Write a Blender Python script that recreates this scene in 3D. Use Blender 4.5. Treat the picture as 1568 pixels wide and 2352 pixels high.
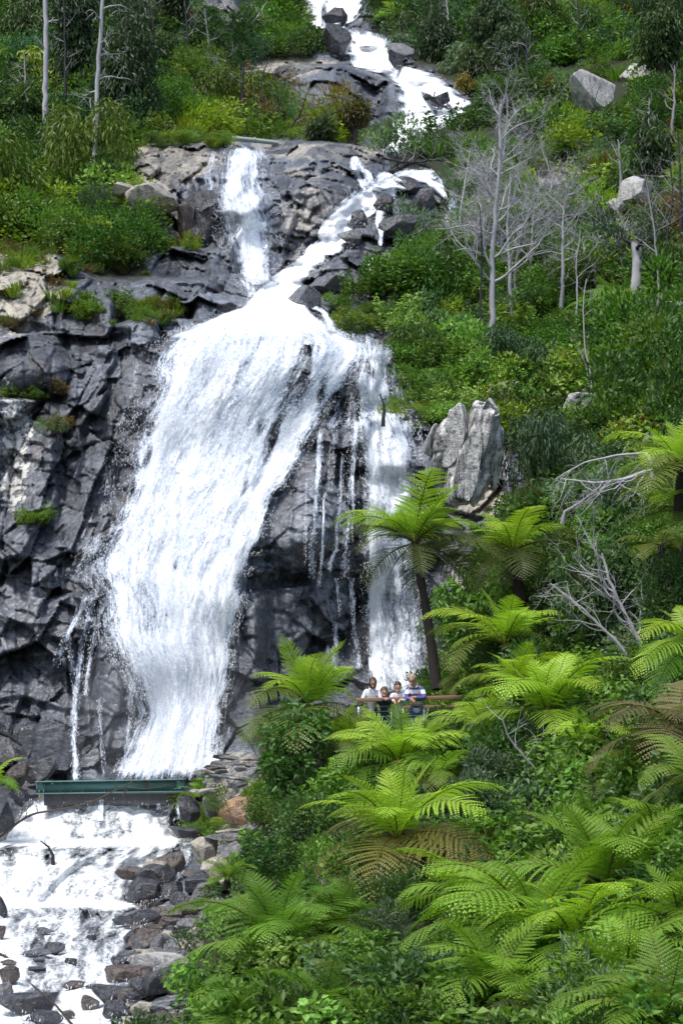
import bpy, math, random
import numpy as np
from mathutils import Vector, Matrix
R = math.radians
rng = np.random.default_rng(7); random.seed(7)
for o in list(bpy.data.objects): bpy.data.objects.remove(o)
SC = bpy.context.scene; COL = SC.collection

# ---------------------------------------------------------------- camera, world, sun, exposure
LENS = 70.0; K = 2352*LENS/36.0; HZ = 1500.0          # focal length in picture units, horizon row
cd = bpy.data.cameras.new("camera"); cam = bpy.data.objects.new("camera", cd); COL.objects.link(cam)
cam.location = (0, 0, 0); cam.rotation_euler = (R(90), 0, 0)
cd.sensor_fit = 'VERTICAL'; cd.sensor_height = 36; cd.sensor_width = 24; cd.lens = LENS
cd.shift_y = (HZ-1176)/2352.0; cd.clip_end = 800; cd.clip_start = 1
cd.dof.use_dof = True; cd.dof.focus_distance = 48; cd.dof.aperture_fstop = 4.0
SC.camera = cam
W = bpy.data.worlds.new("World"); SC.world = W; W.use_nodes = True
wn = W.node_tree.nodes; bg = wn.get('Background') or wn.new('ShaderNodeBackground')
sky = wn.new('ShaderNodeTexSky'); sky.sky_type = 'NISHITA'; sky.sun_disc = False
SUN_EL, SUN_ROT = R(66), R(222)
sky.sun_elevation = SUN_EL; sky.sun_rotation = SUN_ROT; sky.air_density = 1.0; sky.dust_density = 2.5; sky.ozone_density = 1.0
W.node_tree.links.new(sky.outputs[0], bg.inputs[0]); bg.inputs[1].default_value = 0.15
sl = bpy.data.lights.new("sun", 'SUN'); sl.energy = 2.6; sl.angle = R(5); sl.color = (1.0, 0.97, 0.92)
so = bpy.data.objects.new("sun", sl); COL.objects.link(so)
sd = Vector((math.sin(SUN_ROT)*math.cos(SUN_EL), math.cos(SUN_ROT)*math.cos(SUN_EL), math.sin(SUN_EL)))
so.rotation_euler = sd.to_track_quat('Z', 'Y').to_euler(); so.location = sd*60
SC.view_settings.view_transform = 'Standard'; SC.view_settings.look = 'None'
SC.view_settings.exposure = 0.5; SC.view_settings.gamma = 1
SC.cycles.max_bounces = 6; SC.cycles.diffuse_bounces = 3; SC.cycles.transparent_max_bounces = 12
SC.cycles.transmission_bounces = 3; SC.cycles.glossy_bounces = 2

# ---------------------------------------------------------------- helpers
def P(u, v, Y): return Vector(((u-784)/K*Y, Y, (HZ-v)/K*Y))
def PX(Y): return Y/K                                   # metres per picture unit at distance Y
def tag(o, label=None, cat=None, group=None, kind=None):
    if label: o['label'] = label
    if cat: o['category'] = cat
    if group: o['group'] = group
    if kind: o['kind'] = kind
    return o
def mesh_obj(name, V, F, mat=None, parent=None, smooth=False, attrs=None, link=True):
    """F: (n,3)/(n,4) int array, or list of such arrays"""
    me = bpy.data.meshes.new(name); V = np.asarray(V, dtype=np.float32)
    Fs = F if isinstance(F, list) else [F]
    Fs = [np.asarray(f, dtype=np.int32) for f in Fs if len(f)]
    me.vertices.add(len(V)); me.vertices.foreach_set('co', V.ravel())
    tot = sum(f.size for f in Fs); me.loops.add(tot)
    me.loops.foreach_set('vertex_index', np.concatenate([f.ravel() for f in Fs]))
    sizes = np.concatenate([np.full(len(f), f.shape[1]) for f in Fs]).astype(np.int32)
    starts = np.concatenate([[0], np.cumsum(sizes)[:-1]]).astype(np.int32)
    me.polygons.add(len(sizes)); me.polygons.foreach_set('loop_start', starts)
    try: me.polygons.foreach_set('loop_total', sizes)
    except Exception: pass
    me.update(calc_edges=True); me.validate()
    if smooth: me.polygons.foreach_set('use_smooth', np.ones(len(sizes), dtype=bool))
    for k, (typ, dom, arr) in (attrs or {}).items():
        a = me.attributes.new(k, typ, dom); arr = np.asarray(arr, dtype=np.float32)
        a.data.foreach_set({'FLOAT': 'value', 'FLOAT_VECTOR': 'vector', 'FLOAT_COLOR': 'color'}[typ], arr.ravel())
    if mat: me.materials.append(mat)
    o = bpy.data.objects.new(name, me)
    if link: COL.objects.link(o)
    if parent: o.parent = parent
    return o
def empty(name, loc, rz=0):
    o = bpy.data.objects.new(name, None); COL.objects.link(o); o.location = loc; o.rotation_euler = (0, 0, rz)
    o.empty_display_size = 0.2; return o
def sstep(x, a=0.0, b=1.0):
    t = np.clip((x-a)/(b-a), 0, 1); return t*t*(3-2*t)
def _h(ix, iy, s):
    n = (ix.astype(np.int64)*374761393 + iy.astype(np.int64)*668265263 + s*1442695041) & 0xffffffff
    n = ((n ^ (n >> 13))*1274126177) & 0xffffffff; n = (n ^ (n >> 16))*2246822519 & 0xffffffff
    return ((n ^ (n >> 15)) & 0xffffff)/float(0xffffff)
def vnoise(x, y, s=0):
    ix = np.floor(x); iy = np.floor(y); fx = x-ix; fy = y-iy; fx = fx*fx*(3-2*fx); fy = fy*fy*(3-2*fy)
    a = _h(ix, iy, s); b = _h(ix+1, iy, s); c = _h(ix, iy+1, s); d = _h(ix+1, iy+1, s)
    return (a*(1-fx)+b*fx)*(1-fy)+(c*(1-fx)+d*fx)*fy
def fbm(x, y, o=4, s=0, g=0.5):
    r = 0; a = 1.0; t = 0
    for i in range(o): r = r+a*vnoise(x*2**i+i*17.3, y*2**i-i*9.1, s+i); t += a; a *= g
    return r/t
def facet(x, y, s):
    """faceted rock: nearest jittered cell -> random offset + tilted plane; returns disp, edge distance, cell hash"""
    ix = np.floor(x); iy = np.floor(y); f1 = np.full(x.shape, 1e9); f2 = f1.copy(); val = np.zeros(x.shape); hh = np.zeros(x.shape)
    for dx in (-1, 0, 1):
        for dy in (-1, 0, 1):
            cx = ix+dx; cy = iy+dy; px = cx+0.1+0.8*_h(cx, cy, s); py = cy+0.1+0.8*_h(cx, cy, s+1)
            d = np.abs(x-px)**1.6+np.abs(y-py)**1.6
            h = _h(cx, cy, s+2); gx = _h(cx, cy, s+3)-0.5; gy = _h(cx, cy, s+4)-0.70
            w = 0.7*(h-0.5)+2.6*(gx*(x-px)+gy*(y-py))
            n = d < f1
            f2 = np.where(n, f1, np.minimum(f2, d)); val = np.where(n, w, val); hh = np.where(n, h, hh); f1 = np.where(n, d, f1)
    return val, f2-f1, hh
def inpoly(u, v, poly):
    r = np.zeros(np.broadcast(u, v).shape, bool); n = len(poly)
    for i in range(n):
        x1, y1 = poly[i]; x2, y2 = poly[(i+1) % n]
        if y1 == y2: continue
        c = ((y1 > v) != (y2 > v)) & (u < (x2-x1)*(v-y1)/(y2-y1)+x1); r ^= c
    return r
def blur(a, n):
    for _ in range(n):
        b = a.copy(); b[1:-1] = (a[:-2]+2*a[1:-1]+a[2:])/4; a = b
        b = a.copy(); b[:, 1:-1] = (a[:, :-2]+2*a[:, 1:-1]+a[:, 2:])/4; a = b
    return a

# ---------------------------------------------------------------- node helpers
def mat(name):
    m = bpy.data.materials.new(name); m.use_nodes = True; nt = m.node_tree
    return m, nt, nt.nodes['Principled BSDF'], nt.nodes['Material Output']
class NB:
    def __init__(s, nt): s.t = nt
    def n(s, typ, ins=None, **kw):
        nd = s.t.nodes.new(typ)
        for k, v in kw.items(): setattr(nd, k, v)
        for k, v in (ins or {}).items(): s.set(nd.inputs[k], v)
        return nd
    def set(s, i, v):
        if isinstance(v, bpy.types.NodeSocket): s.t.links.new(v, i)
        elif isinstance(v, (tuple, list)) and len(v) == 3 and i.type == 'RGBA': i.default_value = (*v, 1)
        else: i.default_value = v
    def math(s, op, a, b=0.0, c=None, clamp=False):
        nd = s.t.nodes.new('ShaderNodeMath'); nd.operation = op; nd.use_clamp = clamp
        s.set(nd.inputs[0], a); s.set(nd.inputs[1], b)
        if c is not None: s.set(nd.inputs[2], c)
        return nd.outputs[0]
    def vmul(s, a, b):
        nd = s.t.nodes.new('ShaderNodeVectorMath'); nd.operation = 'MULTIPLY'; s.set(nd.inputs[0], a); s.set(nd.inputs[1], b); return nd.outputs[0]
    def mix(s, f, a, b, mode='MIX'):
        nd = s.t.nodes.new('ShaderNodeMix'); nd.data_type = 'RGBA'; nd.blend_type = mode
        s.set(nd.inputs[0], f); s.set(nd.inputs[6], a); s.set(nd.inputs[7], b); return nd.outputs[2]
    def noise(s, vec, scale, det=4, rough=0.55, out=0, dist=0.0):
        nd = s.n('ShaderNodeTexNoise', {'Scale': scale, 'Detail': det, 'Roughness': rough, 'Distortion': dist})
        if vec is not None: s.t.links.new(vec, nd.inputs['Vector'])
        return nd.outputs[out]
    def ramp(s, f, lo, hi, a=0.0, b=1.0):
        nd = s.n('ShaderNodeMapRange', {'From Min': lo, 'From Max': hi, 'To Min': a, 'To Max': b}, clamp=True); s.set(nd.inputs[0], f); return nd.outputs[0]
    def attr(s, name, typ='GEOMETRY'):
        return s.n('ShaderNodeAttribute', attribute_name=name, attribute_type=typ)
    def geo(s): return s.n('ShaderNodeNewGeometry')
    def bump(s, h, strength, dist):
        return s.n('ShaderNodeBump', {'Height': h, 'Strength': strength, 'Distance': dist}).outputs[0]

def rock_shader(name, dark=(0.056, 0.064, 0.080), mid=(0.175, 0.190, 0.217), tan=(0.36, 0.33, 0.27), dryv=None, rough=(0.22, 0.55), sc=1.0, stain=0.55):
    m, nt, pb, out = mat(name); b = NB(nt)
    tc = b.n('ShaderNodeTexCoord'); co = b.geo().outputs['Position'] if dryv is None else tc.outputs['Object']
    if sc != 1.0: co = b.vmul(co, (sc, sc, sc))
    n1 = b.noise(co, 0.9, 6, 0.6); n2 = b.noise(co, 5.0, 8, 0.65); n3 = b.noise(co, 22.0, 5, 0.6)
    c = b.mix(b.ramp(n2, 0.38, 0.66), dark, mid)
    c = b.mix(b.ramp(n1, 0.56, 0.72, 0, 0.4), c, (0.13, 0.085, 0.06))
    if dryv is None:
        dry = b.attr('dry').outputs['Fac']; wet = b.attr('wet').outputs['Fac']; lich = b.attr('lichen').outputs['Fac']
    else: dry = dryv; wet = 0.2; lich = 0.25
    tn = b.mix(b.ramp(n3, 0.35, 0.7), tan, tuple(x*0.62 for x in tan))
    tn = b.mix(b.ramp(b.noise(co, 2.3, 5), 0.52, 0.7, 0, 0.6), tn, (0.20, 0.19, 0.185))
    dm = b.math('ADD', dry, b.math('MULTIPLY', b.math('SUBTRACT', n2, 0.5), 1.1))
    if dryv is None: dm = b.math('ADD', dm, b.math('MULTIPLY', b.math('SUBTRACT', b.attr('tone').outputs['Fac'], 0.5), 0.5))
    c = b.mix(b.ramp(dm, 0.38, 0.62), c, tn)
    str_ = b.noise(b.vmul(co, (5, 5, 0.5)), 1.0, 5, 0.6)          # vertical seepage stains
    c = b.mix(b.ramp(str_, 0.50, 0.62, 0, stain), c, (0.035, 0.036, 0.042))
    ln = b.noise(co, 3.2, 7, 0.7)
    lm = b.ramp(b.math('ADD', ln, b.math('MULTIPLY', lich, 0.35)), 0.80, 0.86)
    c = b.mix(lm, c, (0.52, 0.52, 0.49))
    moss = b.ramp(b.noise(co, 1.7, 6, 0.7), 0.60, 0.72, 0, 0.45)
    up = b.ramp(b.n('ShaderNodeSeparateXYZ', {0: b.geo().outputs['Normal']}).outputs[2], 0.35, 0.9)
    c = b.mix(b.math('MULTIPLY', moss, up), c, (0.07, 0.085, 0.03))
    if dryv is None:
        tn_ = b.ramp(b.attr('tone').outputs['Fac'], .2, .8, .5, 1.65); c = b.mix(1.0, c, b.n('ShaderNodeCombineColor', {0: tn_, 1: tn_, 2: tn_}).outputs[0], 'MULTIPLY')
        s_ = b.attr('soil').outputs['Fac']; c = b.mix(s_, c, b.mix(n2, (0.012, 0.018, 0.007), (0.028, 0.030, 0.014)))
        r_ = b.math('MAXIMUM', b.ramp(b.math('ADD', n2, b.math('MULTIPLY', wet, -0.35)), 0.1, 0.7, rough[0], rough[1]), s_)
    else: r_ = b.ramp(n2, 0.3, 0.7, rough[0], rough[1])
    vor = b.n('ShaderNodeTexVoronoi', {'Vector': b.n('ShaderNodeVectorMath', {0: co, 1: b.noise(co, 2.0, 3, out=1)}, operation='ADD').outputs[0], 'Scale': 2.6}, feature='DISTANCE_TO_EDGE').outputs[0]
    crack = b.ramp(vor, 0.0, 0.05)
    h = b.math('ADD', b.math('ADD', b.math('MULTIPLY', n2, 0.7), b.math('MULTIPLY', n3, 0.25)), b.math('MULTIPLY', crack, 0.12))
    nt.links.new(b.bump(h, 0.8, (0.07 if dryv is None else 0.11)/sc), pb.inputs['Normal'])
    b.set(pb.inputs['Base Color'], c); b.set(pb.inputs['Roughness'], r_)
    return m
ROCK = rock_shader("rock")

# ---------------------------------------------------------------- the lie of the land: distance Y over the hillside
CP = [(-450,-300,128),(200,-300,128),(760,-300,148),(1300,-300,138),(2000,-300,130),
(-450,0,106),(0,0,106),(200,0,107),(450,0,110),(760,0,119),(1000,0,118),(1300,0,113),(1568,0,108),(2000,0,104),
(-450,200,90),(0,200,91),(250,200,92),(450,200,93),(620,300,91),(700,230,93),(750,180,94),(850,310,92),(900,110,105),(760,110,106),(1000,230,97),(1250,200,97),(1500,200,93),(2000,200,88),
(-450,400,77),(0,400,79),(250,380,79),(330,345,77),(500,350,76.5),(700,350,77.5),(850,360,79),(940,340,88),(1000,420,81),(1200,400,83),(1400,400,82),(1600,400,80),(2000,400,76),
(450,500,73),(560,500,72.5),(700,500,74),(850,500,74),(560,650,69),(620,690,67),(700,700,66.5),(780,620,69),(900,560,72),
(-450,620,66),(0,620,67),(150,620,67),(300,600,68),(420,620,66),(1100,600,74),(1300,600,74),(1550,600,71),(2000,600,67),
(-450,800,60),(0,800,61.5),(200,800,62),(400,790,61.5),(550,760,62),(700,760,63),(860,800,63),(1000,800,67),(1300,850,66),(1550,850,63),(2000,850,58),
(0,1000,59.5),(250,1000,60),(500,1000,60),(700,1000,59.5),(880,1000,60),(1000,960,60.5),(1150,980,62),(1350,1000,61),(1550,1000,57),(2000,1000,52),
(-450,1250,55),(0,1250,57.5),(250,1250,57.5),(500,1250,57),(700,1250,56.5),(900,1250,58.5),(1050,1250,58),(1200,1250,55),(1350,1250,52),(1550,1250,48.5),(2000,1250,43),
(0,1500,56),(250,1500,55.3),(450,1500,55),(700,1500,55),(900,1520,56.5),(1050,1450,54),(1200,1500,49),(1400,1500,46),(1600,1500,42),(2000,1500,37),
(0,1700,54.5),(200,1720,54),(400,1750,53.5),(560,1650,53.5),(800,1600,51.5),(1000,1600,50.5),
(-450,1800,52),(60,1800,51.5),(250,1830,50.2),(420,1820,50.2),(560,1780,47.8),
(0,1935,47.3),(250,1935,47.3),(440,1935,47.0),(560,1900,46.3),(700,1800,45.5),(850,1740,45),(1000,1720,45),(1200,1680,43.5),(1400,1700,39.5),(1600,1700,36),(2000,1700,31),
(0,2075,43.0),(200,2080,43.0),(420,2080,42.0),(560,2050,40),(700,1980,39),(900,1950,37),(1200,1950,35),(1500,1950,31),(2000,1950,27),
(-450,2000,44),(0,2200,36.5),(250,2200,36.5),(450,2200,34.5),(600,2180,33),(900,2150,31.5),(1200,2150,30),(1500,2150,27),(2000,2150,24),
(0,2380,31),(250,2380,30),(500,2380,28),(900,2380,26),(1200,2380,25),(1550,2380,23),(-450,2380,30),(2000,2380,21),
(-1200,-300,120),(-1200,400,70),(-1200,1000,54),(-1200,1500,49),(-1200,2000,40),(-1200,2900,17),(2700,-300,118),(2700,400,66),(2700,1000,43),(2700,1500,30),(2700,2000,23),(2700,2900,12),(-450,2900,18),(250,2900,18),(900,2900,16),(1550,2900,14),(2000,2900,13)]
def tps_fit(c, lam=0.002):
    c = np.array(c, float); X = c[:, :2]/1000; n = len(c)
    d2 = ((X[:, None]-X[None])**2).sum(-1); Km = np.where(d2 > 0, 0.5*d2*np.log(d2+1e-12), 0)+lam*np.eye(n)
    Pm = np.c_[np.ones(n), X]; A = np.block([[Km, Pm], [Pm.T, np.zeros((3, 3))]])
    w = np.linalg.solve(A, np.r_[np.log(c[:, 2]), 0, 0, 0]); return X, w
def tps_eval(f, u, v):
    X, w = f; x = u/1000; y = v/1000; r = w[-3]+w[-2]*x+w[-1]*y
    for (a, b_), k in zip(X, w[:-3]):
        d2 = (x-a)**2+(y-b_)**2; r = r+k*0.5*d2*np.log(d2+1e-12)
    return np.exp(r)
STEPS = [([(300,345),(330,332),(420,328),(640,326),(800,332),(870,345)], 5.0, 12, 25),
 ([(-400,600),(0,590),(130,585),(220,640),(420,640),(470,640)], 2.0, 18, 20),
 ([(270,745),(330,730),(440,735)], 1.6, 12, 20), ([(-200,775),(0,772),(130,765)], 1.0, 8, 20), ([(-100,925),(60,915),(150,925)], 1.1, 10, 25),
 ([(-50,650),(60,625),(140,640)], 0.8, 8, 20),
 ([(370,790),(420,770),(500,750),(600,742),(740,755),(830,775),(880,800)], 2.2, 25, 20),
 ([(770,985),(870,955),(960,958),(1000,985)], 1.6, 20, 25), ([(570,1360),(640,1350),(700,1345)], 0.9, 8, 20), ([(640,1135),(680,1065),(735,970),(800,955)], 0.9, 14, 15),
 ([(620,1710),(800,1665),(1000,1650),(1120,1640)], 4.0, 30, 40),
 ([(560,165),(650,150),(790,150),(900,185)], 6.0, 12, 40), ([(600,235),(700,225),(800,240),(930,250)], 1.0, 10, 30), ([(640,660),(760,570),(830,520)], 1.2, 14, 20), ([(100,1375),(170,1365),(240,1372)], 1.0, 12, 30),
 ([(350,570),(440,565),(510,580)], 1.5, 10, 20),
 ([(-60,1946),(200,1939),(440,1932),(460,1932)], 1.4, 12, 25), ([(-60,2090),(180,2085),(360,2078)], 1.3, 10, 25), ([(40,2126),(290,2118)], 0.5, 6, 20)]
def apply_steps(u, v, D):
    for pl, amt, soft, fade in STEPS:
        xs = [p[0] for p in pl]; ys = [p[1] for p in pl]
        vl = np.interp(u, xs, ys); w = sstep((vl-v)/soft+0.5)
        reach = np.exp(-np.clip(vl-v-soft, 0, None)/(60*abs(amt)))
        win = sstep(u, xs[0]-fade, xs[0]+fade*0.3)*(1-sstep(u, xs[-1]-fade*0.3, xs[-1]+fade))
        D = D+amt*w*win*reach
    return D
def axis(a0, a, b, b1, fine, coarse):
    return np.unique(np.concatenate([np.arange(a0, a, coarse), np.arange(a, b, fine), np.arange(b, b1+1, coarse)]))
US = axis(-1200, -60, 1630, 2700, 3.3, 14.0); VS = axis(-300, -40, 2400, 2900, 3.3, 14.0)
cu = np.arange(-1204, 2724, 14.0); cv = np.arange(-300, 2921, 14.0)
_f = tps_fit(CP); CUg, CVg = np.meshgrid(cu, cv); DC = tps_eval(_f, CUg, CVg)
def bilin(A, xs, ys, u, v):
    fi = np.interp(u, xs, np.arange(len(xs))); fj = np.interp(v, ys, np.arange(len(ys)))
    i = np.clip(np.floor(fi).astype(int), 0, len(xs)-2); j = np.clip(np.floor(fj).astype(int), 0, len(ys)-2); a = fi-i; b_ = fj-j
    return (A[j, i]*(1-a)+A[j, i+1]*a)*(1-b_)+(A[j+1, i]*(1-a)+A[j+1, i+1]*a)*b_
U, V = np.meshgrid(US, VS)
DS = apply_steps(U, V, bilin(DC, cu, cv, U, V))           # smooth land
BUMPS = [(268,1600,78,150,1.5),(75,840,90,75,1.0),(640,1440,85,80,.5),(700,1180,110,150,.5),(300,700,120,60,.5),(760,460,90,60,.7),(560,1760,60,60,.4)]
BM = np.zeros(U.shape)
for (bu, bv, ru, rv, am) in BUMPS:
    q = np.sqrt(((U-bu)/ru)**2+((V-bv)/rv)**2); DS = DS-am*np.sqrt(np.clip(1-q*q, 0, 1)); BM = np.maximum(BM, (1-sstep(q, .7, 1.0)))
ROCKP = [[(-450,585),(60,575),(130,580),(225,640),(350,640),(335,585),(390,530),(330,480),(265,430),(315,335),(420,326),(640,323),(790,328),(880,345),(905,400),(1010,400),(1020,480),(960,540),(900,620),(880,700),(900,780),(890,880),(930,950),(985,985),(1010,1000),(1150,1040),(1200,1060),(1190,1200),(1090,1250),(1010,1400),(1020,1600),(820,1640),(600,1680),(590,1740),(600,1990),(520,2080),(430,2200),(420,2300),(440,2420),(-450,2420)],
 [(540,165),(620,140),(790,145),(905,180),(935,240),(905,310),(850,350),(800,300),(720,250),(600,240),(560,210)],
 [(420,-40),(560,-20),(600,60),(520,60),(440,10)],[(640,-60),(860,-60),(860,80),(1080,220),(1060,260),(1000,320),(900,360),(860,340),(700,100)],
 [(1230,400),(1330,390),(1340,460),(1240,470)],[(1180,1020),(1260,1040),(1220,1110),(1180,1140)],[(1000,1180),(1090,1200),(1080,1420),(1000,1450)]]
RM = np.zeros(U.shape)
wu = U+26*(fbm(U/60, V/60, 3, 5)-0.5)+12*(fbm(U/14, V/14, 2, 8)-.5); wv = V+30*(fbm(U/50, V/50, 3, 6)-0.5)+12*(fbm(U/14, V/14, 2, 9)-.5)
for p in ROCKP: RM = np.maximum(RM, inpoly(wu, wv, p))
RM = blur(RM, 2)
xm = (U-784)/K*DS; zm = (HZ-V)/K*DS
# joints: blocky ledges high on the left, tall columns low on the left, big slabs in the middle
a = R(12); xr = xm*math.cos(a)-zm*math.sin(a); zr = xm*math.sin(a)+zm*math.cos(a)
wx = xr+0.5*(fbm(xm*.6, zm*.6, 3, 21)-.5); wz = zr+0.5*(fbm(xm*.6, zm*.6, 3, 22)-.5)
colm = (1-sstep(U, 250, 420))*sstep(V, 760, 900)*(1-sstep(V, 1300, 1450)); sx = 1/2.2+colm*0.9; 
f1a, e1a, h1a = facet(wx/3.0, wz/2.6, 31); f1b, e1b, h1b = facet(wx/1.15, wz/4.2, 37)
f1 = f1a*(1-colm)+f1b*colm; e1 = e1a*(1-colm)+e1b*colm
f2, e2, h2 = facet(wx/1.25+3*h1a, wz/1.15, 41); f3, e3, h3 = facet(wx/0.50, wz/0.42, 51)
f4, e4, h4 = facet(wx/0.20, wz/0.13, 57)
def saw(x, w): q = x-np.floor(x); return q-sstep(q, 1-w, 1)          # slow rise, sharp drop
bed = saw(-(zr+0.9*(fbm(xm*.35, zm*.35, 3, 24)-.5)*2)/1.75+0.6*h1a, .12); bed2 = saw(-(zr*1.02+.25*xr+0.7*fbm(xm*.6, zm*.6, 3, 25))/0.62+1.3*h1a, .2)
jnt = saw((xr+1.1*(fbm(xm*.3, zm*.45, 3, 26)-.5)*2)/2.1+0.8*h1a, .1)
jnt2 = saw((xr+.25*zr+.5*fbm(xm*.6, zm*.4, 3, 28))/0.83+1.7*h1a, .12)
det = 0.85*f1+0.56*f2*(.5+h1a)+0.21*f3*(.3+1.2*h2)+0.025*f4-0.26*np.exp(-e1/0.025)-0.14*np.exp(-e2/0.03)-0.06*np.exp(-e3/0.05)+0.05*(fbm(xm*3, zm*3, 3, 61)-.5)
det += (0.40*bed+0.05*bed2)*(1-.6*colm)+0.50*(jnt-.5)*(1+.5*colm)+0.16*(jnt2-.5)+0.5*(fbm(xm*.45, zm*.3, 3, 27)-.5)
crk = sstep(V, 1780, 1850)                                # creek bed: gentler
det = det*(1-0.35*crk)
amp = 1-0.55*BM; amp *= 1-0.45*inpoly(U, V, [(560,1360),(700,1345),(640,1500),(540,1580)])
amp *= 1-0.75*blur(1.0*inpoly(U, V, [(50,1775),(450,1775),(450,1862),(50,1862)]), 5)
soil = 0.35*(fbm(xm*.5, zm*.5, 4, 71)-.5)*2
FALLR = inpoly(U, V, [(385,770),(600,740),(850,800),(740,950),(690,1050),(600,1230),(540,1450),(500,1790),(275,1790),(330,1590),(235,1370),(210,1310),(270,1130),(335,900)])
det = det*(1-0.35*blur(FALLR.astype(float), 8))
DF = DS-RM*amp*det-(1-RM)*soil
tone = np.clip(.36*h1a+.36*h2+.28*h3, 0, 1)
dry = np.zeros(U.shape)
for p, w in [([(270,320),(560,320),(560,370),(470,400),(400,440),(330,520),(260,440)], .62), ([(560,320),(880,330),(870,380),(700,370),(600,360)], .56), ([(-450,560),(130,570),(150,700),(60,760),(-450,760)], .64),
             ([(-450,760),(140,760),(160,900),(-450,900)], .28), ([(0,1200),(150,1200),(150,1380),(0,1380)], .26), ([(640,380),(850,370),(800,480),(660,600)], .42), ([(0,1380),(220,1380),(330,1560),(330,1760),(0,1780)], .28), ([(560,1350),(700,1350),(700,1550),(560,1550)], .30), ([(650,560),(780,560),(760,700),(650,700)], .36), ([(-450,900),(180,900),(140,1000),(100,1200),(-450,1200)], .32), ([(1000,960),(1160,940),(1180,1200),(1000,1200)], .5), ([(430,1730),(620,1720),(620,2000),(480,2080)], .5),
             ([(560,130),(800,140),(640,200),(560,210)], .55), ([(420,-40),(560,-20),(600,60),(440,60)], .5), ([(1200,380),(1350,380),(1350,470),(1200,470)], .6), ([(330,2080),(520,2060),(460,2230),(420,2420),(300,2420)], .34),
             ([(200,1450),(330,1560),(330,1660),(220,1640)], .2), ([(1000,1180),(1090,1200),(1080,1420),(1000,1450)], .38), ([(1180,1020),(1260,1040),(1220,1110),(1180,1140)], .15)]:
    dry = np.maximum(dry, w*inpoly(U+20*(fbm(U/40, V/40, 2, 3)-.5), V, p))
dry = blur(dry, 6); lich = blur(np.maximum(1.0*inpoly(U, V, [(0,900),(90,900),(60,1180),(0,1180)]), .6*inpoly(U, V, [(1040,930),(1150,930),(1150,1150),(1040,1150)])), 8)
wet = blur(1.0*inpoly(U, V, [(200,1350),(0,1450),(0,1800),(560,1800),(1000,1600),(1000,980),(860,800),(560,1360)]), 12)
xyz = np.stack([(U-784)/K*DF, DF, (HZ-V)/K*DF], -1).reshape(-1, 3)
nu, nv = len(US), len(VS); idx = np.arange(nu*nv).reshape(nv, nu)
quads = np.stack([idx[1:, :-1], idx[1:, 1:], idx[:-1, 1:], idx[:-1, :-1]], -1).reshape(-1, 4)
hill = mesh_obj('hillside', xyz, quads, ROCK, attrs={'dry': ('FLOAT', 'POINT', dry), 'lichen': ('FLOAT', 'POINT', lich), 'wet': ('FLOAT', 'POINT', wet), 'soil': ('FLOAT', 'POINT', 1-RM), 'tone': ('FLOAT', 'POINT', tone)})
tag(hill, 'steep gully hillside with dark jointed wet rock faces', kind='structure')
def erode(a, n):
    for _ in range(n):
        b = a.copy(); b[1:] = np.minimum(b[1:], a[:-1]); b[:-1] = np.minimum(b[:-1], a[1:]); a = b.copy()
        a[:, 1:] = np.minimum(a[:, 1:], b[:, :-1]); a[:, :-1] = np.minimum(a[:, :-1], b[:, 1:])
    return a
DSb = blur(erode(np.minimum(DF, DS+.3), 3), 5); DSp = blur(DF, 2); DSm = blur(erode(np.minimum(DF, DS+.3), 3), 170); DSc = blur(erode(np.minimum(DF, DS+.15), 1), 4)
def Yof(u, v): return float(bilin(DF, US, VS, np.array([float(u)]), np.array([float(v)]))[0])
def YS(u, v): return bilin(DSb, US, VS, np.asarray(u, float), np.asarray(v, float))
def YP(u, v): return bilin(DSp, US, VS, np.asarray(u, float), np.asarray(v, float))
def YM(u, v): return bilin(DSm, US, VS, np.asarray(u, float), np.asarray(v, float))
def YC(u, v): return bilin(DSc, US, VS, np.asarray(u, float), np.asarray(v, float))
def YF(u, v): return bilin(DF, US, VS, np.asarray(u, float), np.asarray(v, float))
# ---------------------------------------------------------------- water
def water_shader(name, across=3.6, along=1.0, thin=(0.46, 0.54, 0.66), white=(0.86, 0.88, 0.90), wts=(.36, .32, .34), gain=2.1):
    m, nt, pb, out = mat(name); b = NB(nt)
    fl = b.attr('flow').outputs['Vector']; dens = b.attr('dens').outputs['Fac']
    n1 = b.noise(b.vmul(fl, (across*.8, along*.35, 1)), 1.0, 4, 0.6, dist=0.3)
    n2 = b.noise(b.vmul(fl, (across*3.2, along*2.4, 1)), 1.0, 4, 0.65, dist=0.4)
    n3 = b.noise(b.vmul(fl, (across*9, along*13, 1)), 1.0, 3, 0.7)
    mm = b.math('ADD', b.math('ADD', b.math('MULTIPLY', n1, wts[0]), b.math('MULTIPLY', n2, wts[1])), b.math('MULTIPLY', n3, wts[2]))
    x = b.math('ADD', b.math('ADD', b.math('MULTIPLY', b.math('SUBTRACT', mm, 0.5), gain), 0.5), b.math('MULTIPLY', b.math('SUBTRACT', dens, 0.5), 0.75))
    al = b.ramp(x, 0.36, 0.62)
    c = b.mix(b.ramp(x, 0.46, 0.72), thin, white)
    b.set(pb.inputs['Base Color'], c); b.set(pb.inputs['Roughness'], 0.6); b.set(pb.inputs['Alpha'], al)
    pb.inputs['Specular IOR Level'].default_value = 0.2
    nt.links.new(b.bump(mm, 0.4, 0.15), pb.inputs['Normal'])
    return m
WATER = water_shader('white_water')
SPR = [[], []]                                           # spray droplets: position, size
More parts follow.
